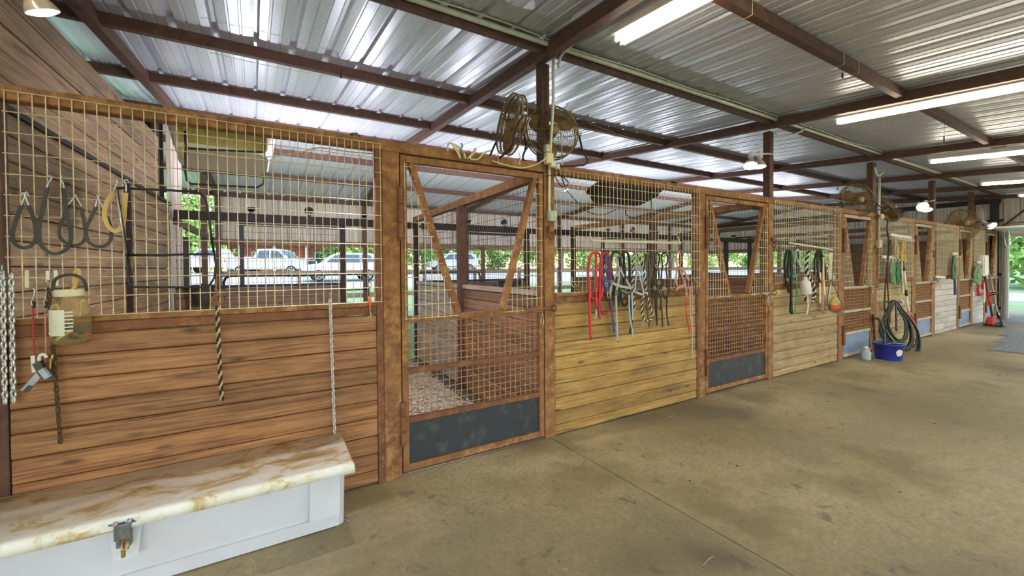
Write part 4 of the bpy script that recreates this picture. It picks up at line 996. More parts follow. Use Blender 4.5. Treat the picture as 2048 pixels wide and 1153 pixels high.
wire_thing('hose_hanger', [at(x, y, D - .06 + o_) for x, y, o_ in ((150, 578, -.03), (148, 560, -.01), (150, 545, .02), (156, 540, .025), (158, 550, .01), (153, 565, -.02), (148, 576, -.04), (144, 579, -.05))], .009, MAT['rubber_tan'], 'yellow tubing hanger holding the big jar on the mesh', 'hanger', 8)
# bungee cords with clamps
for i, px in enumerate(([(67, 608), (66, 640), (68, 690), (71, 735)], [(92, 608), (91, 650), (92, 690), (90, 730)])):
    c = at(*px[0], YM); e = empty('bungee_cord', c); tag(e, ('left' if i == 0 else 'right') + ' of the two red bungee cords holding the clamps', 'cord', 'red bungee cords by the jar')
    P = [p - c for p in pts_at(px, YM)]; MB().tube(smooth(P, 4), .0042, 6).build('cord', MAT['red_dark' if i == 0 else 'pink'], e)
    q = px[0]; MB().tube(smooth([p - c for p in pts_at([(q[0] - 2, q[1] + 4), (q[0] - 4, q[1] - 4), (q[0] + 1, q[1] - 16), (q[0] + 2, q[1] - 28), (q[0] - 2, q[1] - 30)], YM - .004)], 4), .004, 6).build('hook', MAT['galv'], e)
    MB().lathe([(.007, -.02), (.008, .012)], (0, 0, 0), 8).build('ferrule', MAT['rubber'], e)
c = at(82, 738, D - .06); e = empty('spring_clamp', c); tag(e, 'grey and black spring clamp hung on the red bungee cords', 'clamp')
def pp(x, y, o_=0): return at(x, y, D - .06 + o_) - c
MB().bar(pp(75, 725), pp(90, 750), .03, .034, (0, -1, 0)).build('jaw', MAT['plastic_black'], e)
MB().bar(pp(84, 738, -.02), pp(98, 755, -.02), .022, .04, (0, -1, 0)).build('grip', MAT['bluegrey'], e)
MB().bar(pp(86, 742), pp(50, 782), .026, .028, (0, -1, 0)).build('handle', MAT['bluegrey'], e); MB().bar(pp(62, 772, -.012), pp(50, 784, -.012), .016, .022, (0, -1, 0)).build('handle_tip', MAT['plastic_black'], e)
MB().bar(pp(66, 712), pp(69, 745), .014, .014, (0, -1, 0)).build('pad_arm', MAT['plastic_white'], e); MB().tube(smooth([pp(78, 722), pp(80, 712), (pp(88, 709)), pp(93, 716)], 3), .008, 8).build('pad_arm', MAT['plastic_white'], e)
MB().tube(smooth([pp(100, 742), pp(101, 725), pp(106, 708), pp(104, 720)], 3), .005, 6).build('brass_snap', MAT['brass'], e)
MB().bar(pp(93, 735), pp(106, 758), .02, .03, (0, -1, 0)).build('jaw', MAT['plastic_black'], e)
# two-strand ropes
def twisted(P, r, turns_per_m, mats, parent, n=6, k=6):
    Q = smooth(P, k); L = [0]
    for a, b in zip(Q, Q[1:]): L.append(L[-1] + (b - a).length)
    m = max(8, int(L[-1] * turns_per_m * 10)); pts = []; j = 0
    for i in range(m + 1):
        s = L[-1] * i / m
        while j < len(L) - 2 and L[j + 1] < s: j += 1
        t = (s - L[j]) / max(1e-9, L[j + 1] - L[j]); pts.append(Q[j].lerp(Q[j + 1], t))
    S = [[] for _ in mats]; prev = None
    for i, p in enumerate(pts):
        t = (pts[min(i + 1, m)] - pts[max(i - 1, 0)]).normalized(); u = Vector((0, -1, 0)); u = (u - t * u.dot(t)).normalized(); v_ = t.cross(u)
        for s_ in range(len(mats)):
            a = 2 * PI * (L[-1] * i / m * turns_per_m + s_ / len(mats)); S[s_].append(p + (u * math.cos(a) + v_ * math.sin(a)) * r * .52)
    for s_, mt in enumerate(mats): MB().tube(S[s_], r * .56, n).build('strand', MAT[mt], parent)
c = at(435, 600, YM); e = empty('braided_rope', c); tag(e, 'short black and tan braided rope hanging from a rusty ring', 'rope')
twisted([p - c for p in pts_at([(435, 612), (435, 640), (437, 680), (439, 720), (441, 760), (444, 802)], YM - .01)], .0115, 16, ['rope_black', 'rope_tan'], e)
MB().ring((0, 0, .0), .028, .0055, 16, 6, 'y').build('ring', MAT['rust'], e); MB().tube(smooth([p - c for p in pts_at([(433, 592), (432, 570), (432, 555), (430, 548)], YM)], 3), .006, 6).build('hook', MAT['rust'], e)
# orange pick
c = at(740, 595, YM); e = empty('hoof_pick', c); tag(e, 'small orange hoof pick hanging under the mesh near the first hinge', 'hoof pick')
MB().tube([p - c for p in pts_at([(737, 593), (739, 610), (740, 624)])], .005, 6).build('grip', MAT['orange'], e); MB().tube([p - c for p in pts_at([(742, 593), (741, 610), (740, 624)])], .005, 6).build('grip', MAT['orange'], e)
MB().tube(smooth([p - c for p in pts_at([(740, 622), (742, 632), (740, 634), (734, 635)])], 3), .0035, 6).build('pick_tip', MAT['galv'], e); MB().ring(at(740, 570, YM) - c, .018, .005, 12, 6, 'y', .6).build('ring', MAT['galv'], e)
MB().tube([p - c for p in pts_at([(740, 577), (740, 594)])], .003, 5).build('cord', MAT['rope_tan'], e)

# ------------------------------------------------------------------ halters and ropes of the second stall
def hook_at(px, py, label, Y=YM):
    p = at(px, py, Y); return tag(MB().tube(smooth([p + Vector((0, .02, .012)), p + Vector((0, .006, .02)), p + Vector((0, -.012, .006)), p + Vector((0, -.012, -.02)), p + Vector((0, .008, -.028))], 3), .0042, 6).build('wire_hook', MAT['galv']), label, 'hook', 'wire hooks over the halters')
def rope_loop(name, loops, r, mat, label, cat='lead rope', snap=None, Y=YM, grp=None, flat=0):
    """loops: list of (pixel path, closed)"""
    c = at(*loops[0][0][0], Y); e = empty(name, c); tag(e, label, cat, grp)
    for i, (px, cl) in enumerate(loops):
        P = [p - c for p in pts_at(px, Y - .012 - .012 * i, .004)]; Q = smooth(P, 5, cl)
        if flat: MB().ribbon(Q, flat, .006, closed=cl).build('strap', MAT[mat], e)
        else: MB().tube(Q, r, 7, closed=cl).build('rope', MAT[mat], e)
    if snap:
        a = at(*snap, Y - .02) - c; s_ = MB().lathe([(.007, .02), (.010, .0), (.008, -.02)], a, 8); s_.ring(a + Vector((0, 0, .03)), .012, .0035, 10, 5, 'y'); s_.tube([a + Vector((0, 0, -.02)), a + Vector((.004, 0, -.05)), a + Vector((-.012, 0, -.062)), a + Vector((-.014, 0, -.03))], .004, 6); s_.build('snap', MAT['galv'], e)
    return e
def halter(label, crown, cheeks, nose, tails, mat, Y=YM, wd=.020, rings=(), buckle=None, grp='halters on the second stall front', rmat='galv', cat='halter'):
    c = at(*crown[0], Y); e = empty('halter', c); tag(e, label, cat, grp); o = 0
    for nm, ls, w_ in (('crown_strap', [crown], wd), ('cheek_strap', cheeks, wd), ('noseband', [nose] if nose else [], wd * 1.1), ('tail_strap', tails, wd * .95)):
        for px in ls:
            o += .006; P = smooth([p - c for p in pts_at(px, Y - .008 - o, .003)], 5); MB().ribbon(P, w_, .0045).build(nm, MAT[mat], e)
    for x, y in rings: MB().ring(at(x, y, Y - .03 - o * .3) - c, .018, .0036, 14, 6, 'y').build('ring', MAT[rmat], e)
    if buckle:
        a = at(*buckle, Y - .035 - o * .3) - c; MB().tube([a + Vector(q) for q in ((-.02, 0, .022), (.02, 0, .022), (.02, 0, -.022), (-.02, 0, -.022))], .0042, 6, closed=True).build('buckle', MAT['brass'], e)
    return e
for i, x in enumerate((1192, 1214, 1236, 1255, 1274, 1295, 1312, 1330, 1349, 1365)):
    hook_at(x, 509, 'wire hook %s in the row over the second stall halters' % ('first', 'second', 'third', 'fourth', 'fifth', 'sixth', 'seventh', 'eighth', 'ninth', 'tenth')[i])
rope_loop('lead_rope', [([(1181, 590), (1177, 545), (1181, 512), (1192, 506), (1202, 515), (1205, 550), (1204, 585), (1198, 598), (1188, 598)], True), ([(1192, 506), (1193, 560), (1192, 612)], False), ([(1179, 585), (1180, 630), (1182, 680)], False)], .0115, 'red', 'bright red lead rope looped at the left end of the halter row', snap=(1192, 627))
rope_loop('lead_rope', [([(1200, 590), (1201, 540), (1204, 512), (1213, 506), (1220, 520), (1222, 560), (1220, 605), (1214, 627), (1206, 628), (1200, 612)], True), ([(1201, 540), (1199, 600), (1199, 638)], False)], .010, 'red_dark', 'wine red lead rope behind the navy halter')
halter('navy halter over the wine red lead rope', [(1210, 532), (1211, 512), (1215, 508), (1218, 514), (1216, 535)], [[(1210, 532), (1207, 555), (1210, 575), (1216, 590)], [(1216, 535), (1219, 560), (1217, 585)], [(1209, 545), (1218, 540)]], [(1206, 560), (1213, 572), (1219, 570)], [[(1220, 590), (1225, 630), (1229, 665)]], 'navy', rings=((1211, 534), (1212, 570)), buckle=(1217, 590))
halter('blue stitched halter beside the navy one', [(1211, 555), (1208, 560), (1212, 566), (1218, 563)], [[(1211, 560), (1214, 580), (1219, 592)]], None, [[(1222, 598), (1226, 640), (1229, 668)]], 'blue', wd=.018, Y=YM - .01)
rope_loop('lead_rope', [([(1226, 560), (1222, 530), (1225, 508), (1233, 504), (1240, 512), (1240, 540), (1238, 580), (1236, 612), (1230, 585)], True)], .012, 'black_nylon', 'thick black lead rope behind the grey halter')
halter('grey halter with a big ring, left of the two', [(1236, 535), (1232, 515), (1237, 508), (1243, 520), (1240, 538)], [[(1238, 536), (1229, 558), (1222, 575), (1219, 592)], [(1240, 538), (1250, 556), (1261, 574)], [(1238, 536), (1238, 560), (1233, 580)]], [(1224, 566), (1238, 572), (1262, 577)], [[(1232, 592), (1234, 640), (1235, 682)]], 'grey_nylon', rings=((1224, 565), (1240, 537)), buckle=(1218, 591), wd=.023)
halter('slate grey halter tail strap under the grey halter', [(1230, 585), (1232, 580), (1235, 586), (1233, 592)], [[(1231, 585), (1234, 605)]], None, [[(1233, 600), (1235, 650), (1236, 684)]], 'slate', wd=.022, Y=YM - .004)
rope_loop('lead_rope', [([(1244, 555), (1242, 520), (1247, 506), (1254, 506), (1259, 520), (1260, 560), (1256, 600), (1248, 612), (1243, 595)], True), ([(1247, 508), (1250, 545), (1248, 580)], False), ([(1262, 600), (1264, 640), (1260, 668)], False)], .012, 'black_nylon', 'thick black lead rope looped left of the striped ropes')
for i, (px, lab) in enumerate(((([(1268, 507), (1266, 530), (1265, 560), (1266, 590), (1269, 622)]), 'left black and white striped rope in the halter row'), ([(1274, 508), (1282, 522), (1289, 550), (1292, 580), (1299, 610), (1305, 632), (1300, 641), (1288, 640), (1284, 620), (1286, 595), (1296, 582)], 'right black and white striped rope with a looped end'))):
    c = at(*px[0], YM - .03); e = empty('striped_rope', c); tag(e, lab, 'rope', 'striped ropes'); twisted([p - c for p in pts_at(px, YM - .035)], .0115, 17, ['rope_black', 'rope_white'], e)
    if i: MB().tube(smooth([p - c for p in pts_at([(1285, 640), (1283, 648), (1285, 654), (1288, 648)], YM - .035)], 3), .004, 6).build('snap', MAT['galv'], e)
halter('blue grey halter between the striped ropes', [(1273, 535), (1270, 515), (1276, 508), (1282, 520), (1279, 537)], [[(1274, 537), (1272, 560), (1270, 580)], [(1279, 537), (1285, 552), (1288, 566)], [(1276, 545), (1282, 560), (1288, 590)]], [(1263, 575), (1272, 585), (1288, 590)], [[(1258, 590), (1260, 630), (1266, 672)], [(1264, 585), (1266, 640)]], 'bluegrey', rings=((1275, 537), (1268, 573), (1283, 540)), wd=.021)
halter('olive halter hanging behind the grey one', [(1243, 545), (1247, 535), (1251, 545), (1249, 560)], [[(1243, 545), (1241, 570), (1246, 595)]], [(1243, 580), (1255, 586), (1263, 583)], [], 'olive', wd=.02, Y=YM + .004)
rope_loop('reins', [([(1292, 508), (1289, 540), (1291, 580), (1296, 600)], False), ([(1296, 508), (1300, 545), (1298, 590), (1300, 620)], False), ([(1294, 508), (1295, 560), (1293, 600), (1298, 655)], False)], .0, 'leather', 'dark leather reins hanging right of the striped ropes', 'reins', flat=.018)
rope_loop('reins', [([(1304, 505), (1302, 540), (1305, 580), (1304, 610)], False), ([(1310, 505), (1313, 545), (1309, 590), (1314, 652)], False), ([(1306, 506), (1309, 530), (1318, 545), (1316, 575), (1308, 578)], False)], .0, 'leather', 'second set of dark leather reins beside the black halters', 'reins', flat=.018)
halter('black halter with a square buckle, left of the pair', [(1311, 530), (1309, 512), (1314, 507), (1319, 516), (1316, 535)], [[(1311, 530), (1307, 556), (1306, 585)], [(1316, 535), (1319, 560), (1322, 580)]], [(1305, 570), (1314, 578), (1324, 572)], [[(1313, 580), (1314, 620), (1314, 652)], [(1320, 585), (1324, 620), (1325, 654)]], 'black_nylon', rings=((1313, 533), (1309, 577), (1318, 566)), buckle=(1321, 584))
halter('black halter at the right end before the pink one', [(1325, 530), (1324, 512), (1330, 506), (1335, 516), (1332, 535)], [[(1325, 530), (1323, 560), (1327, 590)], [(1332, 535), (1335, 560), (1338, 580)]], [(1325, 588), (1333, 598), (1339, 580)], [[(1334, 596), (1334, 625), (1337, 652)], [(1323, 600), (1320, 622)]], 'black_nylon', rings=((1329, 533), (1327, 578)), buckle=(1330, 582))
halter('faded pink halter with a red cord at the end of the row', [(1354, 530), (1353, 512), (1357, 504), (1361, 514), (1360, 534)], [[(1355, 532), (1352, 560), (1355, 572)], [(1358, 534), (1366, 555), (1372, 578)], [(1360, 534), (1370, 545), (1378, 562)]], [(1352, 582), (1358, 575), (1372, 570)], [[(1372, 575), (1374, 590)], [(1380, 575), (1381, 620), (1385, 668)]], 'pink', rings=((1356, 532), (1370, 566), (1373, 590)), wd=.024)
wire_thing('red_cord', pts_at([(1373, 592), (1372, 620), (1375, 645), (1379, 662), (1376, 664)], YM - .03), .006, MAT['red'], 'thin red cord tied under the pink halter')
c = at(1272, 485, D - .045); a, b = at(1184, 482, D - .045), at(1361, 487, D - .045); e = empty('pipe_rail', c); tag(e, 'cream plastic pipe rail hung across the mesh over the halters', 'rail')
MB().tube([a - c, b - c], .012, 12).build('pipe', MAT['pvc'], e)
for q in (a, b): MB().tube(smooth([q - c, q - c + Vector((.0, .015, .03)), q - c + Vector((.0, .03, .075))], 3), .006, 6).build('hanger', MAT['pvc'], e)
for px, lab in ((1115, 'wire hook alone at the lower left of the second mesh'), (1143, 'second lone wire hook at the lower left of the second mesh')):
    p = at(px, 566, YM); tag(MB().tube(smooth([p + Vector((0, .012, .05)), p + Vector((.01, 0, .04)), p + Vector((-.008, -.01, .0)), p + Vector((0, -.012, -.035)), p + Vector((.012, 0, -.02))], 3), .004, 6).build('wire_hook', MAT['galv']), lab, 'hook')
for i, (a, b) in enumerate((((1149, 576), (1156, 583)), ((1156, 574), (1163, 582)))):
    e = empty('hoof_brush', at(*a, YM)); tag(e, ('left' if i == 0 else 'right') + ' of two small wooden handles poking through the mesh', 'handle'); c = at(*a, YM); MB().tube([Vector((0, 0, 0)), at(*b, YM - .04) - c], .009, 8).build('grip', MAT['rust'], e); MB().tube([Vector((0, .0, 0)), Vector((-.02, .03, .03))], .004, 6).build('tang', MAT['galv'], e)

# ------------------------------------------------------------------ third stall front
rope_loop('lead_rope', [([(1572, 560), (1570, 530), (1573, 505), (1579, 502), (1583, 515), (1584, 550), (1580, 575), (1574, 572)], True), ([(1579, 502), (1576, 545), (1577, 586)], False), ([(1581, 505), (1583, 570), (1582, 600), (1580, 626)], False), ([(1582, 600), (1584, 628)], False)], .016, 'black_nylon', 'black reins and rope hanging left of the green halter')
halter('green halter with a long green tail', [(1583, 520), (1580, 508), (1584, 503), (1588, 512), (1586, 530)], [[(1583, 525), (1587, 540), (1590, 555)], [(1578, 545), (1585, 552), (1590, 553)]], [(1579, 548), (1586, 553), (1594, 553)], [[(1592, 555), (1594, 580), (1592, 605), (1588, 629)]], 'green', wd=.034, rings=((1575, 560),), grp='tack on the third stall front')
halter('grey leather halter hanging empty on the mesh above the bottle', [(1593, 515), (1592, 505), (1596, 500), (1600, 508), (1599, 518)], [[(1594, 516), (1598, 527)], [(1600, 516), (1599, 528)]], None, [[(1598, 528), (1604, 536), (1610, 544)]], 'grey_nylon', wd=.03, grp='tack on the third stall front')
c = at(1616, 505, YM - .04); e = empty('striped_rope', c); tag(e, 'black and white striped rope looped around the white bottle', 'rope', 'striped ropes')
twisted([p - c for p in pts_at([(1617, 503), (1613, 525), (1614, 548), (1620, 560), (1627, 570), (1629, 590), (1623, 604), (1613, 602), (1609, 590)], YM - .05)], .022, 11, ['rope_black', 'rope_white'], e)
c = at(1611, 575, YM - .08); e = empty('white_bottle', c); tag(e, 'white plastic bottle hung among the ropes', 'bottle'); s = 1.1
MB().lathe([(.002, -.10), (.058, -.10), (.064, -.09), (.064, .06), (.05, .085), (.026, .10), (.024, .112)], n=18).xf(Matrix.Rotation(-.12, 4, 'Y')).build('body', MAT['plastic_white'], e)
MB().lathe([(.027, .11), (.029, .115), (.029, .14), (.022, .146), (.002, .146)], n=14).xf(Matrix.Rotation(-.12, 4, 'Y')).build('cap', MAT['cream'], e)
wire_thing('rope_tail', pts_at([(1614, 588), (1616, 605), (1615, 620), (1612, 631)], YM - .06), .011, MAT['cream'], 'cream rope tail hanging below the white bottle', 'rope')
rope_loop('lead_rope', [([(1629, 550), (1630, 520), (1634, 503), (1639, 502), (1646, 515), (1651, 540), (1650, 560)], False), ([(1636, 505), (1635, 530), (1637, 555), (1640, 565)], False), ([(1642, 508), (1644, 525), (1642, 545)], False)], .014, 'black_nylon', 'black lead rope looped over cream and pink straps')
rope_loop('cotton_strap', [([(1643, 510), (1641, 540), (1640, 575), (1640, 607)], False), ([(1647, 515), (1648, 560), (1650, 590)], False)], 0, 'cream', 'cream cotton strap right of the striped rope', 'strap', flat=.045)
rope_loop('nylon_strap', [([(1640, 528), (1645, 545), (1644, 562)], False), ([(1646, 560), (1647, 590), (1645, 622)], False)], 0, 'pink', 'pink nylon strap hanging left of the orange feed bag', 'strap', flat=.042)
rope_loop('cotton_rope', [([(1660, 506), (1658, 540), (1660, 570), (1655, 600)], False), ([(1663, 506), (1662, 540), (1661, 565)], False), ([(1657, 508), (1660, 530)], False)], .014, 'cream', 'cream cotton ropes above the orange feed bag', 'rope')
c = at(1670, 612, YM - .1); e = empty('feed_bag', c); tag(e, 'orange and tan feed bag slung from straps on the third panel', 'feed bag')
MB().lathe([(.002, -.10), (.06, -.095), (.10, -.06), (.115, -.01), (.112, .02)], n=18).xf(Matrix.Diagonal((1, .65, 1, 1))).build('bag', MAT['feed_orange'], e)
MB().lathe([(.114, .018), (.098, .06), (.06, .11), (.03, .135), (.002, .14)], n=18).xf(Matrix.Diagonal((1, .62, 1, 1))).build('bag_top', MAT['hay_tan'], e)
for px in ([(1662, 560), (1657, 585), (1655, 605), (1660, 620)], [(1663, 560), (1672, 580), (1682, 605), (1686, 615)], [(1654, 608), (1662, 622), (1676, 626), (1686, 616)]):
    MB().ribbon(smooth([p - c for p in pts_at(px, YM - .19)], 4), .02, .005).build('strap', MAT['leather'], e)
MB().ring(at(1668, 556, YM - .05) - c, .04, .007, 14, 6, 'y', .7).build('ring', MAT['galv'], e)
a, b = at(1578, 486, D - .05), at(1665, 500, D - .05); tag(MB().tube([a, b], .014, 8).build('pipe_rail', MAT['pvc']), 'pale pipe rail hung across the third mesh', 'rail')

# ------------------------------------------------------------------ fourth stall front: racks, fork, hose, bucket
def hook_rack(p0, p1, n, label, mat='tin_white', Y=YM - .02):
    a, b = at(*p0, Y), at(*p1, Y); e = empty('hook_rack', a); tag(e, label, 'rack')
    MB().bar(Vector((0, 0, 0)), b - a, .02, .045, (0, 0, 1)).build('rail', MAT[mat], e)
    for i in range(n):
        p = (b - a) * ((i + .5) / n); MB().tube([p + Vector((0, -.01, 0)), p + Vector((0, -.02, -.07)), p + Vector((0, -.06, -.08)), p + Vector((0, -.075, -.04))], .007, 5).build('hook', MAT[mat], e)
    return e
hook_rack((1781, 470), (1822, 476), 9, 'upper white hook rack with golden ropes'); hook_rack((1765, 514), (1805, 516), 6, 'lower pale rack bar above the green halters')
def bunch(px0, px1, n, r, mat, label, name='rope', cat='rope', Y=YM - .06, spread=.03):
    a, b = at(*px0, Y), at(*px1, Y); e = empty(name, a); tag(e, label, cat)
    for i in range(n):
        o_ = Vector(((i / max(1, n - 1) - .5) * spread * 2, random.uniform(-.02, .02), random.uniform(-.05, .05))); d = b - a
        P = [Vector((o_.x * .3, o_.y * .3, 0)), d * .3 + o_ * .8, d * .65 + o_, d + o_ * .9, d + o_ * .9 + Vector((.03, -.01, .06)), d * .6 + o_ * 1.3, d * .2 + o_ * .6]
        MB().tube(smooth(P, 4), r, 5).build('loop', MAT[mat], e)
    return e
random.seed(11)
bunch((1782, 480), (1779, 512), 3, .011, 'leather', 'dark leather loops at the left of the upper rack', spread=.04)
bunch((1790, 481), (1791, 515), 4, .013, 'rope_tan', 'tan rope bundle in the middle of the upper rack', spread=.06)
bunch((1807, 484), (1806, 522), 5, .015, 'rope_gold', 'golden rope bundle at the right of the upper rack', spread=.07)
bunch((1776, 520), (1775, 562), 3, .014, 'leather', 'brown strap bundle at the left of the lower bar', spread=.05)
bunch((1787, 520), (1788, 566), 5, .011, 'green_pale', 'faded green halter bundle on the lower bar', 'halter', 'halter', spread=.12)
bunch((1797, 520), (1797, 566), 5, .011, 'green', 'green halter bundle on the lower bar', 'halter', 'halter', spread=.10)
bunch((1803, 520), (1804, 584), 2, .013, 'cream', 'cream looped strap at the right of the lower bar', spread=.05)
bunch((1773, 555), (1774, 650), 2, .012, 'leather', 'long dark strap hanging left of the hose', spread=.02)
c = at(1812, 590, YM - .08); e = empty('manure_fork', c); tag(e, 'white-handled manure fork with a red head against the fourth panel', 'fork')
q = lambda x, y, o_=0: at(x, y, YM - .08 + o_) - c
MB().tube([q(1808, 538), q(1813, 588)], .017, 10).build('handle', MAT['tin_white'], e); MB().tube([q(1812, 580), q(1813, 592)], .021, 10).build('grip_sleeve', MAT['rubber'], e); MB().tube([q(1813, 590), q(1817, 627)], .017, 10).build('lower_handle', MAT['tin_white'], e); MB().tube([q(1806, 534), q(1808, 541)], .022, 10).build('end_grip', MAT['rubber'], e)
a, b = q(1810, 630), q(1822, 628); d_ = Vector((-.01, -.05, -.17)); hd = MB().bar(a, b, .02, .05, (0, 0, 1)).build('head', MAT['red_plastic'], e)
for i in range(9):
    p = a.lerp(b, i / 8); MB().tube([p, p + d_ * .6, p + d_ + Vector((0, -.04, .01))], .005, 4).build('tine', MAT['red_plastic'], e)
# hose
c = at(1788, 604, YM - .12); e = empty('hose', c); tag(e, 'black garden hose coiled in long loops over a hook beside the bucket', 'hose')
random.seed(5); P = []; hu = Vector((.76, -.65, 0)); hn = Vector((.65, .76, 0))
for i in range(9):
    wl, wr = .10 + .014 * i + random.uniform(-.02, .02), .11 + .022 * i + random.uniform(-.02, .03); bt = -.70 - .03 * i + random.uniform(-.06, .05); o_ = hn * (.012 * (i % 4) - .02); cx_ = .05 + .012 * i
    for u_, z_ in ((0, .02), (-wl * .45, -.12), (-wl, bt * .55), (-wl * .6 + cx_, bt * .9), (cx_ + .03, bt), (wr * .8 + cx_, bt * .88), (wr + cx_ * .5, bt * .5), (wr * .4, -.12)): P.append(hu * u_ + o_ + Vector((0, 0, z_)))
P += [Vector((0, -.03, .0)), Vector((-.1, -.06, -.3)), Vector((-.16, -.08, -.5))]
MB().tube(smooth(P, 5), .0155, 8).build('coil', MAT['hose'], e)
MB().tube([(0, .12, .0), (0, -.08, .0), (0, -.1, .04)], .012, 6).build('hook', MAT['galv'], e); MB().lathe([(.02, -.02), (.022, .03)], (.03, -.1, 0), 10).build('coupling', MAT['galv'], e)
a = at(1752, 637, 2.86); b = at(1768, 668, 2.6); wire_thing('hose', [a, at(1758, 640, 2.75), at(1764, 652, 2.62), b, at(1768, 690, 2.58)], .02, MAT['hose'], 'black hose end dropping into the blue bucket', 'hose', 8)
g_ = at(1777, 707, 2.55); g_ = Vector((g_.x, 2.55, 0)); e = empty('bucket', g_); tag(e, 'royal blue plastic bucket with a pale sticker on the floor', 'bucket'); R_ = .19
MB().lathe([(.002, 0), (R_ * .82, 0), (R_ * .84, .01), (R_, .24), (R_ + .012, .242), (R_ + .012, .262), (R_ - .008, .262), (R_ * .8, .03), (.002, .03)], n=28).build('body', MAT['bucket_blue'], e)
mb = MB(); n = 12; cen = math.radians(-118)
pl = [(0, 0)] + [(.055 * (1 + .18 * math.sin(5 * a)) * math.cos(a), .055 * (1 + .14 * math.cos(3 * a)) * math.sin(a)) for a in [2 * PI * i / n for i in range(n)]]
vs = []
for u, v_ in pl:
    z = .135 + v_; rr = R_ * (.84 + .16 * z / .24) + .002; a = cen + u / rr; vs.append((rr * math.cos(a), rr * math.sin(a), z))
mb.add(vs, [(0, i, i % n + 1) for i in range(1, n + 1)], True); mb.build('sticker', MAT['sticker'], e)
MB().tube(smooth([(-R_ - .01, 0, .25), (-R_ * .8, -.09, .29), (0, -R_ - .02, .275), (R_ * .8, -.09, .29), (R_ + .01, 0, .25)], 4), .004, 6).build('handle', MAT['galv'], e)
e = empty('water_jug', (g_.x - .36, 2.72, 0)); tag(e, 'small pale jug on the floor between the bucket and the gate', 'jug'); MB().lathe([(.002, 0), (.06, 0), (.065, .02), (.065, .13), (.03, .17), (.028, .19)], n=14).build('body', MAT['bluegrey'], e); MB().lathe([(.03, .19), (.03, .215), (.002, .217)], n=12).build('cap', MAT['plastic_white'], e)
wire_thing('cord', [at(x, y, 2.83) for x, y in ((1757, 432), (1768, 435), (1775, 442), (1774, 460), (1777, 480), (1776, 520))], .012, MAT['cord_black'], 'black cord hanging from the tilted fan over the fourth mesh')
for (x0_, y0_, lab) in ((1763, 434, 'cream plug on the third post under the tilted fan'),):
    e = empty('plug', at(x0_, y0_, 2.82)); tag(e, lab, 'plug'); MB().box((-.04, -.02, -.04), (.05, .03, .05), .01).build('body', MAT['cord_cream'], e); MB().box((-.02, -.03, -.02), (.02, -.02, .02)).build('face', MAT['plastic_white'], e)

# ------------------------------------------------------------------ fifth and sixth fronts
hook_rack((1905, 508), (1915, 508), 2, 'small pale hook bracket over the single green halter')
bunch((1910, 512), (1911, 555), 4, .02, 'green_pale', 'faded green halter hanging alone on the fifth front', 'halter', 'halter', spread=.12); bunch((1908, 512), (1906, 556), 2, .018, 'leather', 'dark strap beside the lone green halter', spread=.05)
wire_thing('nylon_strap', pts_at([(1909, 555), (1910, 575), (1910, 590)], YM - .06), .02, MAT['navy'], 'navy strap tail hanging under the lone green halter', 'strap')
hook_rack((1872, 554), (1890, 555), 4, 'small white hook strip low on the fifth mesh')
hook_rack((1954, 525), (1962, 525), 2, 'small pale hook bracket beside the white control box')
bunch((1957, 530), (1955, 568), 5, .024, 'green_pale', 'faded green ropes hanging beside the control box', spread=.14)
rope_loop('lead_rope', [([(1960, 530), (1963, 545), (1966, 556), (1964, 570), (1966, 584), (1963, 590), (1957, 588), (1956, 576), (1961, 566)], False), ([(1961, 532), (1966, 545), (1967, 556)], False)], .03, 'red', 'red lead rope looped beside the control box')
c = at(1970, 532, D - .08); e = empty('control_box', c); tag(e, 'white metal control box on the farthest stall front', 'box')
MB().box((-.24, -.02, -.27), (.2, .07, .27), .01).build('case', MAT['tin_white'], e); MB().box((-.20, -.035, -.24), (.16, -.02, .24), .006).build('cover', MAT['plastic_white'], e); MB().box((-.01, .0, -.95), (.05, .06, -.27), .006).build('cable_duct', MAT['plastic_white'], e)
# tools leaning at the end
def gp(x, y, Y): return at(x, y, Y)
b0 = at(1988, 633, 2.6); b0.z = .02; t0 = at(1968, 545, 2.83); e = empty('string_trimmer', b0); tag(e, 'red and black string trimmer leaning on the farthest stall front', 'trimmer'); u = t0 - b0
MB().tube([u * .12, u], .022, 8).build('shaft', MAT['plastic_black'], e); MB().tube([u * .35 , u * .62 ], .03, 8).build('lower_sleeve', MAT['red_dark'], e)
MB().box((-.28, -.05, .02), (-.08, .08, .22), .03).build('engine', MAT['red_plastic'], e); MB().lathe([(.02, .0), (.17, .0), (.19, .03), (.10, .09), (.03, .12)], (.0, 0, -.015), 16).build('guard', MAT['plastic_black'], e)
MB().tube([u * .55, u * .55 + Vector((-.08, -.14, .05)), u * .58 + Vector((.08, -.14, .05)), u * .6], .014, 6).build('handle', MAT['plastic_black'], e)
b1 = at(2001, 633, 2.45); b1.z = .02; t1 = at(1979, 549, 2.8); e = empty('pitchfork', b1); tag(e, 'long-handled fork leaning against the last gate beside the overhead door', 'fork'); u = t1 - b1
MB().tube([u * .2, u], .02, 8).build('handle', MAT['plank_grey'], e); MB().tube([u * .2, u * .25], .03, 8).build('ferrule', MAT['galv'], e)
s_ = u.cross(Vector((0, 1, 0))).normalized(); MB().bar(u * .2 - s_ * .12, u * .2 + s_ * .12, .025, .03).build('head', MAT['black_steel'], e)
for i in range(4): MB().tube([u * .2 + s_ * (.08 * (i - 1.5)), u * .1 + s_ * (.08 * (i - 1.5)) + Vector((0, -.04, 0)), s_ * (.08 * (i - 1.5))], .009, 5).build('tine', MAT['black_steel'], e)

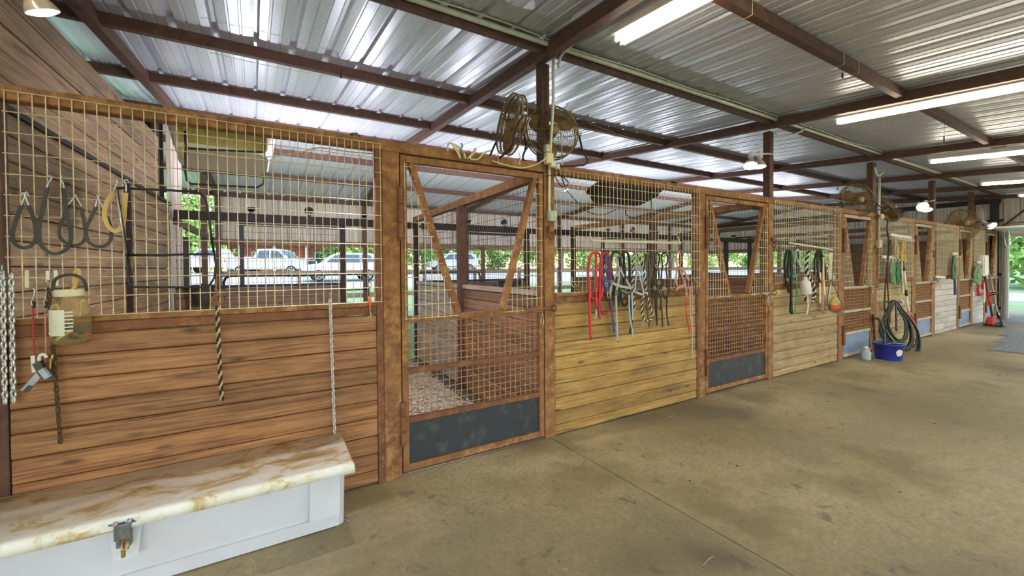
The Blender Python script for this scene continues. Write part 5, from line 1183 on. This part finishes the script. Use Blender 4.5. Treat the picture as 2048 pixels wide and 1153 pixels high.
# ------------------------------------------------------------------ rubber mats
for i, (xa, xb, ya, yb, lab) in enumerate(((11.25, 12.48, .2, 1.92, 'nearest grey rubber mat on the aisle floor at the right'), (12.5, 13.72, .4, 2.06, 'middle grey rubber mat on the aisle floor'), (13.74, 14.9, .55, 2.2, 'farthest grey rubber mat on the aisle floor'))):
    e = empty('rubber_mat', ((xa + xb) / 2, (ya + yb) / 2, 0)); tag(e, lab, 'mat', 'rubber mats on the aisle floor'); cx_, cy_ = (xa + xb) / 2, (ya + yb) / 2
    MB().box((xa - cx_, ya - cy_, .001), (xb - cx_, yb - cy_, .018), .006).build('sheet', MAT['mat_rubber'], e); mb = MB(); nx = 14; nyy = 18
    for a in range(nx):
        for b in range(nyy):
            x = xa - cx_ + (a + .5) * (xb - xa) / nx; y = ya - cy_ + (b + .5) * (yb - ya) / nyy; mb.box((x - .03, y - .03, .018), (x + .03, y + .03, .022))
    tag(mb.build('studs', MAT['mat_rubber'], e), 'square tread studs', kind='stuff')
# litter on the aisle floor
random.seed(21); mb = MB()
for _ in range(170):
    x, y = random.uniform(-.4, 10), random.uniform(.8, 2.8); a = random.uniform(0, PI); L = random.uniform(.01, .05) if random.random() < .75 else .12; d_ = Vector((math.cos(a), math.sin(a), 0)) * L / 2
    mb.tube([Vector((x, y, .002)) - d_, Vector((x + .006, y + .004, .006)), Vector((x, y, .002)) + d_], .0012, 4)
tag(mb.build('straw', MAT['chip']), 'wisps of straw scattered on the aisle floor', 'straw', kind='stuff')
mb = MB()
for _ in range(110):
    x, y = random.uniform(-.2, 9), random.uniform(.9, 2.8); s = random.uniform(.002, .004 + .008 * random.random() ** 3); mb.lathe([(s, 0), (s * 1.1, s * .5), (.001, s)], (x, y, 0), 5)
tag(mb.build('dirt_crumbs', MAT['subfloor']), 'dark dirt crumbs scattered on the aisle floor', 'dirt', kind='stuff')

# ------------------------------------------------------------------ outside
def pipe_gate(pa, pb, Y, z0, z1, label):
    a, b = at(*pa, Y), at(*pb, Y); w_ = b.x - a.x; e = empty('pipe_gate', (a.x, Y, 0)); tag(e, label, 'gate'); r = .1
    MB().tube([(0, 0, z0), (0, 0, z1 - r), (r * .3, 0, z1 - r * .3), (r, 0, z1), (w_ - r, 0, z1), (w_ - r * .3, 0, z1 - r * .3), (w_, 0, z1 - r), (w_, 0, z0)], .022, 8).build('frame', MAT['black_steel'], e)
    for z in (z0 + .05, z0 + (z1 - z0) * .25, z0 + (z1 - z0) * .5, z0 + (z1 - z0) * .75): MB().tube([(0, 0, z), (w_, 0, z)], .014, 6).build('rail', MAT['black_steel'], e)
    for x in (.0, w_): MB().tube([(x, 0, -.03), (x, 0, z0 + .05)], .022, 8).build('leg', MAT['black_steel'], e)
pipe_gate((447, 550), (736, 550), 8.0, .25, 1.43, 'black pipe gate outside the first stall, its round corners showing'); pipe_gate((833, 548), (960, 548), 8.0, .25, 1.45, 'black pipe gate outside seen through the first gate')
def car(c, heading, L, prof, glass, mat, label, cat, wheels, name, Wd=1.85, red=True):
    """side outline prof in metres (x forward, z up), pushed across the width"""
    e = empty(name, c, heading); tag(e, label, cat); hw = Wd / 2; n = len(prof); vs = []
    for y, ins in ((-hw, 1), (-hw * .2, 1), (hw * .2, 1), (hw, 1)):
        for x, z in prof:
            t = max(0, (z - 1.0)) * .16; vs.append((x, y * (1 - t / hw * .9), z))
    mb = MB(); mb.add(vs, [(a * n + i, a * n + (i + 1) % n, (a + 1) * n + (i + 1) % n, (a + 1) * n + i) for a in range(3) for i in range(n)]); mb.add(vs[:n], [tuple(range(n))]); mb.add(vs[3 * n:], [tuple(range(n))[::-1]])
    mb.build('body', mat, e)
    for g in glass:
        for s_ in (-1, 1):
            q = [(x, s_ * (hw * (1 - max(0, z - 1.0) * .16 / hw * .9) + .006), z) for x, z in g]; MB().add(q, [tuple(range(len(q)))]).build('side_window', MAT['glass_dark'], e)
    for x in wheels:
        for s_ in (-1, 1):
            wb_ = MB().lathe([(.2, -.11), (.34, -.11), (.37, -.06), (.37, .06), (.34, .11), (.2, .11)], (x, s_ * (hw - .1), .37), 20, 'y').build('wheel', MAT['tyre'], e); sp = MB().lathe([(.23, s_ * .112), (.05, s_ * .10)], (x, s_ * (hw - .1), .37), 20, 'y', cap=False)
            for k in range(5):
                a = 2 * PI * k / 5; sp.bar((x + .04 * math.cos(a), s_ * (hw + .015), .37 + .04 * math.sin(a)), (x + .23 * math.cos(a), s_ * (hw + .015), .37 + .23 * math.sin(a)), .05, .02, (0, 1, 0))
            sp.build('rim', MAT['alloy'], wb_)
    return e, hw
suv = [(2.25, .45), (2.3, .75), (2.2, .98), (1.25, 1.12), (.55, 1.66), (.2, 1.75), (-1.5, 1.74), (-2.05, 1.62), (-2.25, 1.1), (-2.3, .6), (-2.2, .38), (-1.0, .34), (1.0, .34)]
k0 = at(684, 562, 27); e, hw = car((k0.x, 27, gz(0, 27)), PI - .05, 4.7, suv, [[(1.0, 1.15), (.5, 1.58), (.1, 1.62), (.1, 1.15)], [(.0, 1.15), (.0, 1.63), (-.95, 1.63), (-.95, 1.15)], [(-1.05, 1.15), (-1.05, 1.63), (-1.6, 1.61), (-1.9, 1.18)]], MAT['car_white'], 'white sport utility car parked outside, its tail to the right', 'car', (1.42, -1.42), 'parked_car')
MB().box((-2.31, -.75, 1.12), (-2.12, .75, 1.55), .02).build('rear_window', MAT['glass_dark'], e)
for s_ in (-1, 1): MB().box((-2.32, s_ * .8 - .1, .85), (-2.12, s_ * .8 + .12, 1.12), .02).build('tail_lamp', MAT['red_lens'], e)
MB().box((-2.34, -.85, .42), (-2.2, .85, .66), .04).build('bumper', MAT['car_white'], e)
pk = [(2.75, .5), (2.8, .85), (2.7, 1.08), (1.55, 1.2), (.95, 1.78), (.6, 1.88), (-.55, 1.86), (-.85, 1.25), (-2.75, 1.22), (-2.8, .7), (-2.7, .5), (-1.2, .46), (1.2, .46)]
def pickup(c, head, mat, label):
    e, hw = car(c, head, 5.6, pk, [[(1.3, 1.25), (.88, 1.7), (.35, 1.75), (.35, 1.25)], [(.25, 1.25), (.25, 1.75), (-.45, 1.74), (-.6, 1.25)]], mat, label, 'truck', (1.75, -1.75), 'pickup_truck', 1.95)
    MB().add([(1.52, -.8, 1.23), (1.52, .8, 1.23), (1.0, .68, 1.76), (1.0, -.68, 1.76)], [(0, 1, 2, 3)]).build('windshield', MAT['glass_dark'], e)
    MB().box((2.74, -.6, .78), (2.82, .6, 1.02), .02).build('grille', MAT['plastic_black'], e)
    for s_ in (-1, 1): MB().box((2.68, s_ * .78 - .14, .84), (2.8, s_ * .78 + .14, 1.04), .02).build('head_lamp', MAT['plastic_white'], e); MB().box((-2.81, s_ * .88 - .08, .78), (-2.7, s_ * .88 + .08, 1.15), .02).build('tail_lamp', MAT['red_lens'], e)
    MB().box((2.7, -.95, .5), (2.88, .95, .72), .04).build('bumper', MAT['galv'], e); return e
k0 = at(545, 550, 33); pickup((k0.x, 33, gz(0, 33)), -.5, MAT['car_silver'], 'silver pickup truck parked outside with its nose to the right')
k0 = at(435, 550, 38); pickup((k0.x, 38, gz(0, 38)), PI - .35, MAT['car_white'], 'white pickup truck half hidden behind the brown run posts')
k0 = at(905, 552, 35); car((k0.x, 35, gz(0, 35)), PI - .2, 4.7, suv, [[(1.0, 1.15), (.5, 1.58), (.1, 1.62), (.1, 1.15)], [(.0, 1.15), (.0, 1.63), (-.95, 1.63), (-.95, 1.15)], [(-1.05, 1.15), (-1.05, 1.63), (-1.6, 1.61), (-1.9, 1.18)]], MAT['car_silver'], 'silver car parked under the trees seen through the first gate', 'car', (1.42, -1.42), 'parked_car')
# brick house
zg = gz(0, 48); hs = empty('brick_house', (5.5, 50, zg)); tag(hs, 'red brick house with white columns far behind the parked cars', 'house')
MB().box((-8, 1.2, -.3), (8.5, 8, 3.2)).build('wall', MAT['brick'], hs)
MB().prism([(-9, 3.2), (9.5, 3.2), (8.0, 5.4), (-7.5, 5.4)], 10, 'y', -.6).build('roof', MAT['shingle'], hs)
for x in (-6.8, -3.6, -.4, 2.6, 5.6): MB().lathe([(.22, -.2), (.2, .0), (.16, .05), (.15, 3.0), (.2, 3.1), (.2, 3.2)], (x, 0, 0), 12).build('column', MAT['white_paint'], hs)
for x in (-5.2, -2.0, 1.1, 4.2):
    wn = MB().box((x - .55, 1.12, .8), (x + .55, 1.2, 2.2), .02).build('window', MAT['white_paint'], hs); MB().box((x - .45, 1.10, .9), (x + .45, 1.13, 2.1)).build('pane', MAT['glass_dark'], wn)
# trees
def tree_meshes(seed, mat, nl=2600, H=6.5, R=2.6, low=.9):
    random.seed(seed); mb = MB(); cl = [(random.uniform(-.8, .8) * R * .6, random.uniform(-.8, .8) * R * .6, random.uniform(low, H * .9), random.uniform(.5, 1) * R * .5) for _ in range(22)]
    for _ in range(nl):
        cx_, cy_, cz, cr = random.choice(cl); v_ = Vector((random.gauss(0, 1), random.gauss(0, 1), random.gauss(0, .8))); v_ = v_.normalized() * cr * random.random() ** .4
        p = Vector((cx_, cy_, cz)) + v_; s = random.uniform(.10, .22); u = Vector((random.gauss(0, 1), random.gauss(0, 1), random.gauss(0, 1))).normalized(); w2 = u.orthogonal().normalized() * s * .6; u = u * s
        mb.add([p - u, p + w2, p + u, p - w2], [(0, 1, 2, 3)])
    crown = mb.mesh('crown', MAT[mat]); tb = MB(); tb.tube(smooth([(0, 0, -.3), (.08, .02, .9), (-.05, .05, 2.0), (.1, -.05, H * .6)], 3), [.19, .17, .16, .155, .15, .14, .13, .12, .10, .08][:10], 8)
    for _ in range(4):
        a = random.uniform(0, 2 * PI); z = random.uniform(1.3, 2.6); tb.tube([(0, 0, z), (math.cos(a) * R * .3, math.sin(a) * R * .3, z + 1.0), (math.cos(a) * R * .5, math.sin(a) * R * .5, z + 2.0)], [.08, .06, .03], 6)
    return crown, tb.mesh('trunk', MAT['bark'])
KINDS_ = [tree_meshes(31, 'leaf'), tree_meshes(32, 'leaf_dark', 2600, 7.5, 3), tree_meshes(33, 'leaf', 3000, 5.2, 3.2, .3)]
def tree(k, x, y, s, label, rz=0, grp=None):
    e = empty('tree', (x, y, gz(x, y) if y > 12 else -.04), rz); e.scale = (s, s, s); tag(e, label, 'tree', grp); inst('crown', KINDS_[k][0], e); inst('trunk', KINDS_[k][1], e)
TR = [(1590, 24, 2, 'low bushy tree behind the black reins'), (1640, 22, 0, 'bright tree behind the cream straps'), (1690, 20, 2, 'low bushy tree at the jamb of the third gate'), (366, 47, 1, 'deep green tree seen left of the brown run posts'), (400, 44.5, 0, 'bright tree between the two brown run posts'), (676, 42, 1, 'deep green tree beside the right end of the brick house'), (715, 41, 0, 'bright tree above the roof of the white car'),
    (757, 43, 1, 'deep green tree right of the white car'), (800, 45, 0, 'bright tree seen in the gap at the first gate hinge'), (845, 41, 1, 'deep green tree at the left of the first gate opening'), (890, 45, 2, 'low bushy tree above the silver car'),
    (935, 42, 0, 'bright tree just right of the silver car'), (985, 43, 2, 'low bushy tree in the middle of the first gate opening'), (1030, 39, 0, 'bright tree behind the right brace of the first gate'), (1075, 38, 1, 'deep green tree at the latch side of the first gate'),
    (1125, 37, 0, 'bright tree left of the red lead ropes'), (1180, 36, 2, 'low bushy tree behind the red lead ropes'), (1235, 36, 0, 'bright tree behind the grey halter'), (1290, 36, 2, 'low bushy tree behind the striped ropes'), (1345, 34, 0, 'bright tree left of the pink halter'), (1400, 34, 2, 'low bushy tree right of the pink halter'),
    (1450, 33, 0, 'bright tree in the left of the second gate'), (1505, 33, 2, 'low bushy tree in the right of the second gate'), (1560, 32, 0, 'bright tree left of the green halter'), (1615, 32, 2, 'low bushy tree behind the white bottle'), (1665, 31, 0, 'bright tree behind the orange feed bag'), (1715, 31, 2, 'low bushy tree in the third gate')]
for i, (px, Y_, k, lab) in enumerate(TR):
    p = at(px, 545, Y_); tree(k, p.x, Y_, 1.0 + .2 * math.sin(i * 2.1), lab, i * 1.3, 'trees beyond the yard')
for i, (x, y, k, s, lab) in enumerate(((42, 4.6, 2, 1.3, 'low bushy tree filling the left of the overhead doorway'), (48, 3.0, 0, 1.5, 'taller tree in the back of the overhead doorway'), (40, 1.5, 2, 1.2, 'low bushy tree at the right of the overhead doorway'), (46, 9.5, 1, 1.4, 'deep green tree behind the end wall'), (41, -4, 0, 1.3, 'bright tree right of the overhead doorway'))):
    tree(k, x, y, s, lab, i, 'trees outside the overhead door')
# apron before the overhead door
MB_ = MB().box((XEND + .1, -4, -.08), (XEND + 3.2, 4.5, -.005), .004).build('concrete_apron', MAT['concrete']); tag(MB_, 'concrete apron outside the overhead door', 'apron', kind='structure')
tag(MB().box((XEND + 9, -14, -.06), (XEND + 17, 20, -.02)).build('gravel_drive', MAT['gravel']), 'pale gravel drive outside the overhead door', 'drive', kind='structure')

# wire ties round the front purlin
for i, (px, py) in enumerate(((1413, 22), (1507, 80), (1690, 130), (1720, 150))):
    a = at(px, py, 1.59); z0, z1 = roof_low(1.63) - .006, roof_low(1.63) + PUR - .005
    tag(MB().tube([(a.x, 1.598, z1), (a.x, 1.598, z0), (a.x, 1.662, z0), (a.x, 1.662, z1)], .003, 5).build('wire_tie', MAT['wire']), '%s pale wire tie round the front purlin before the second light' % ('first', 'second', 'third', 'fourth')[i], 'tie', 'wire ties on the front purlin')
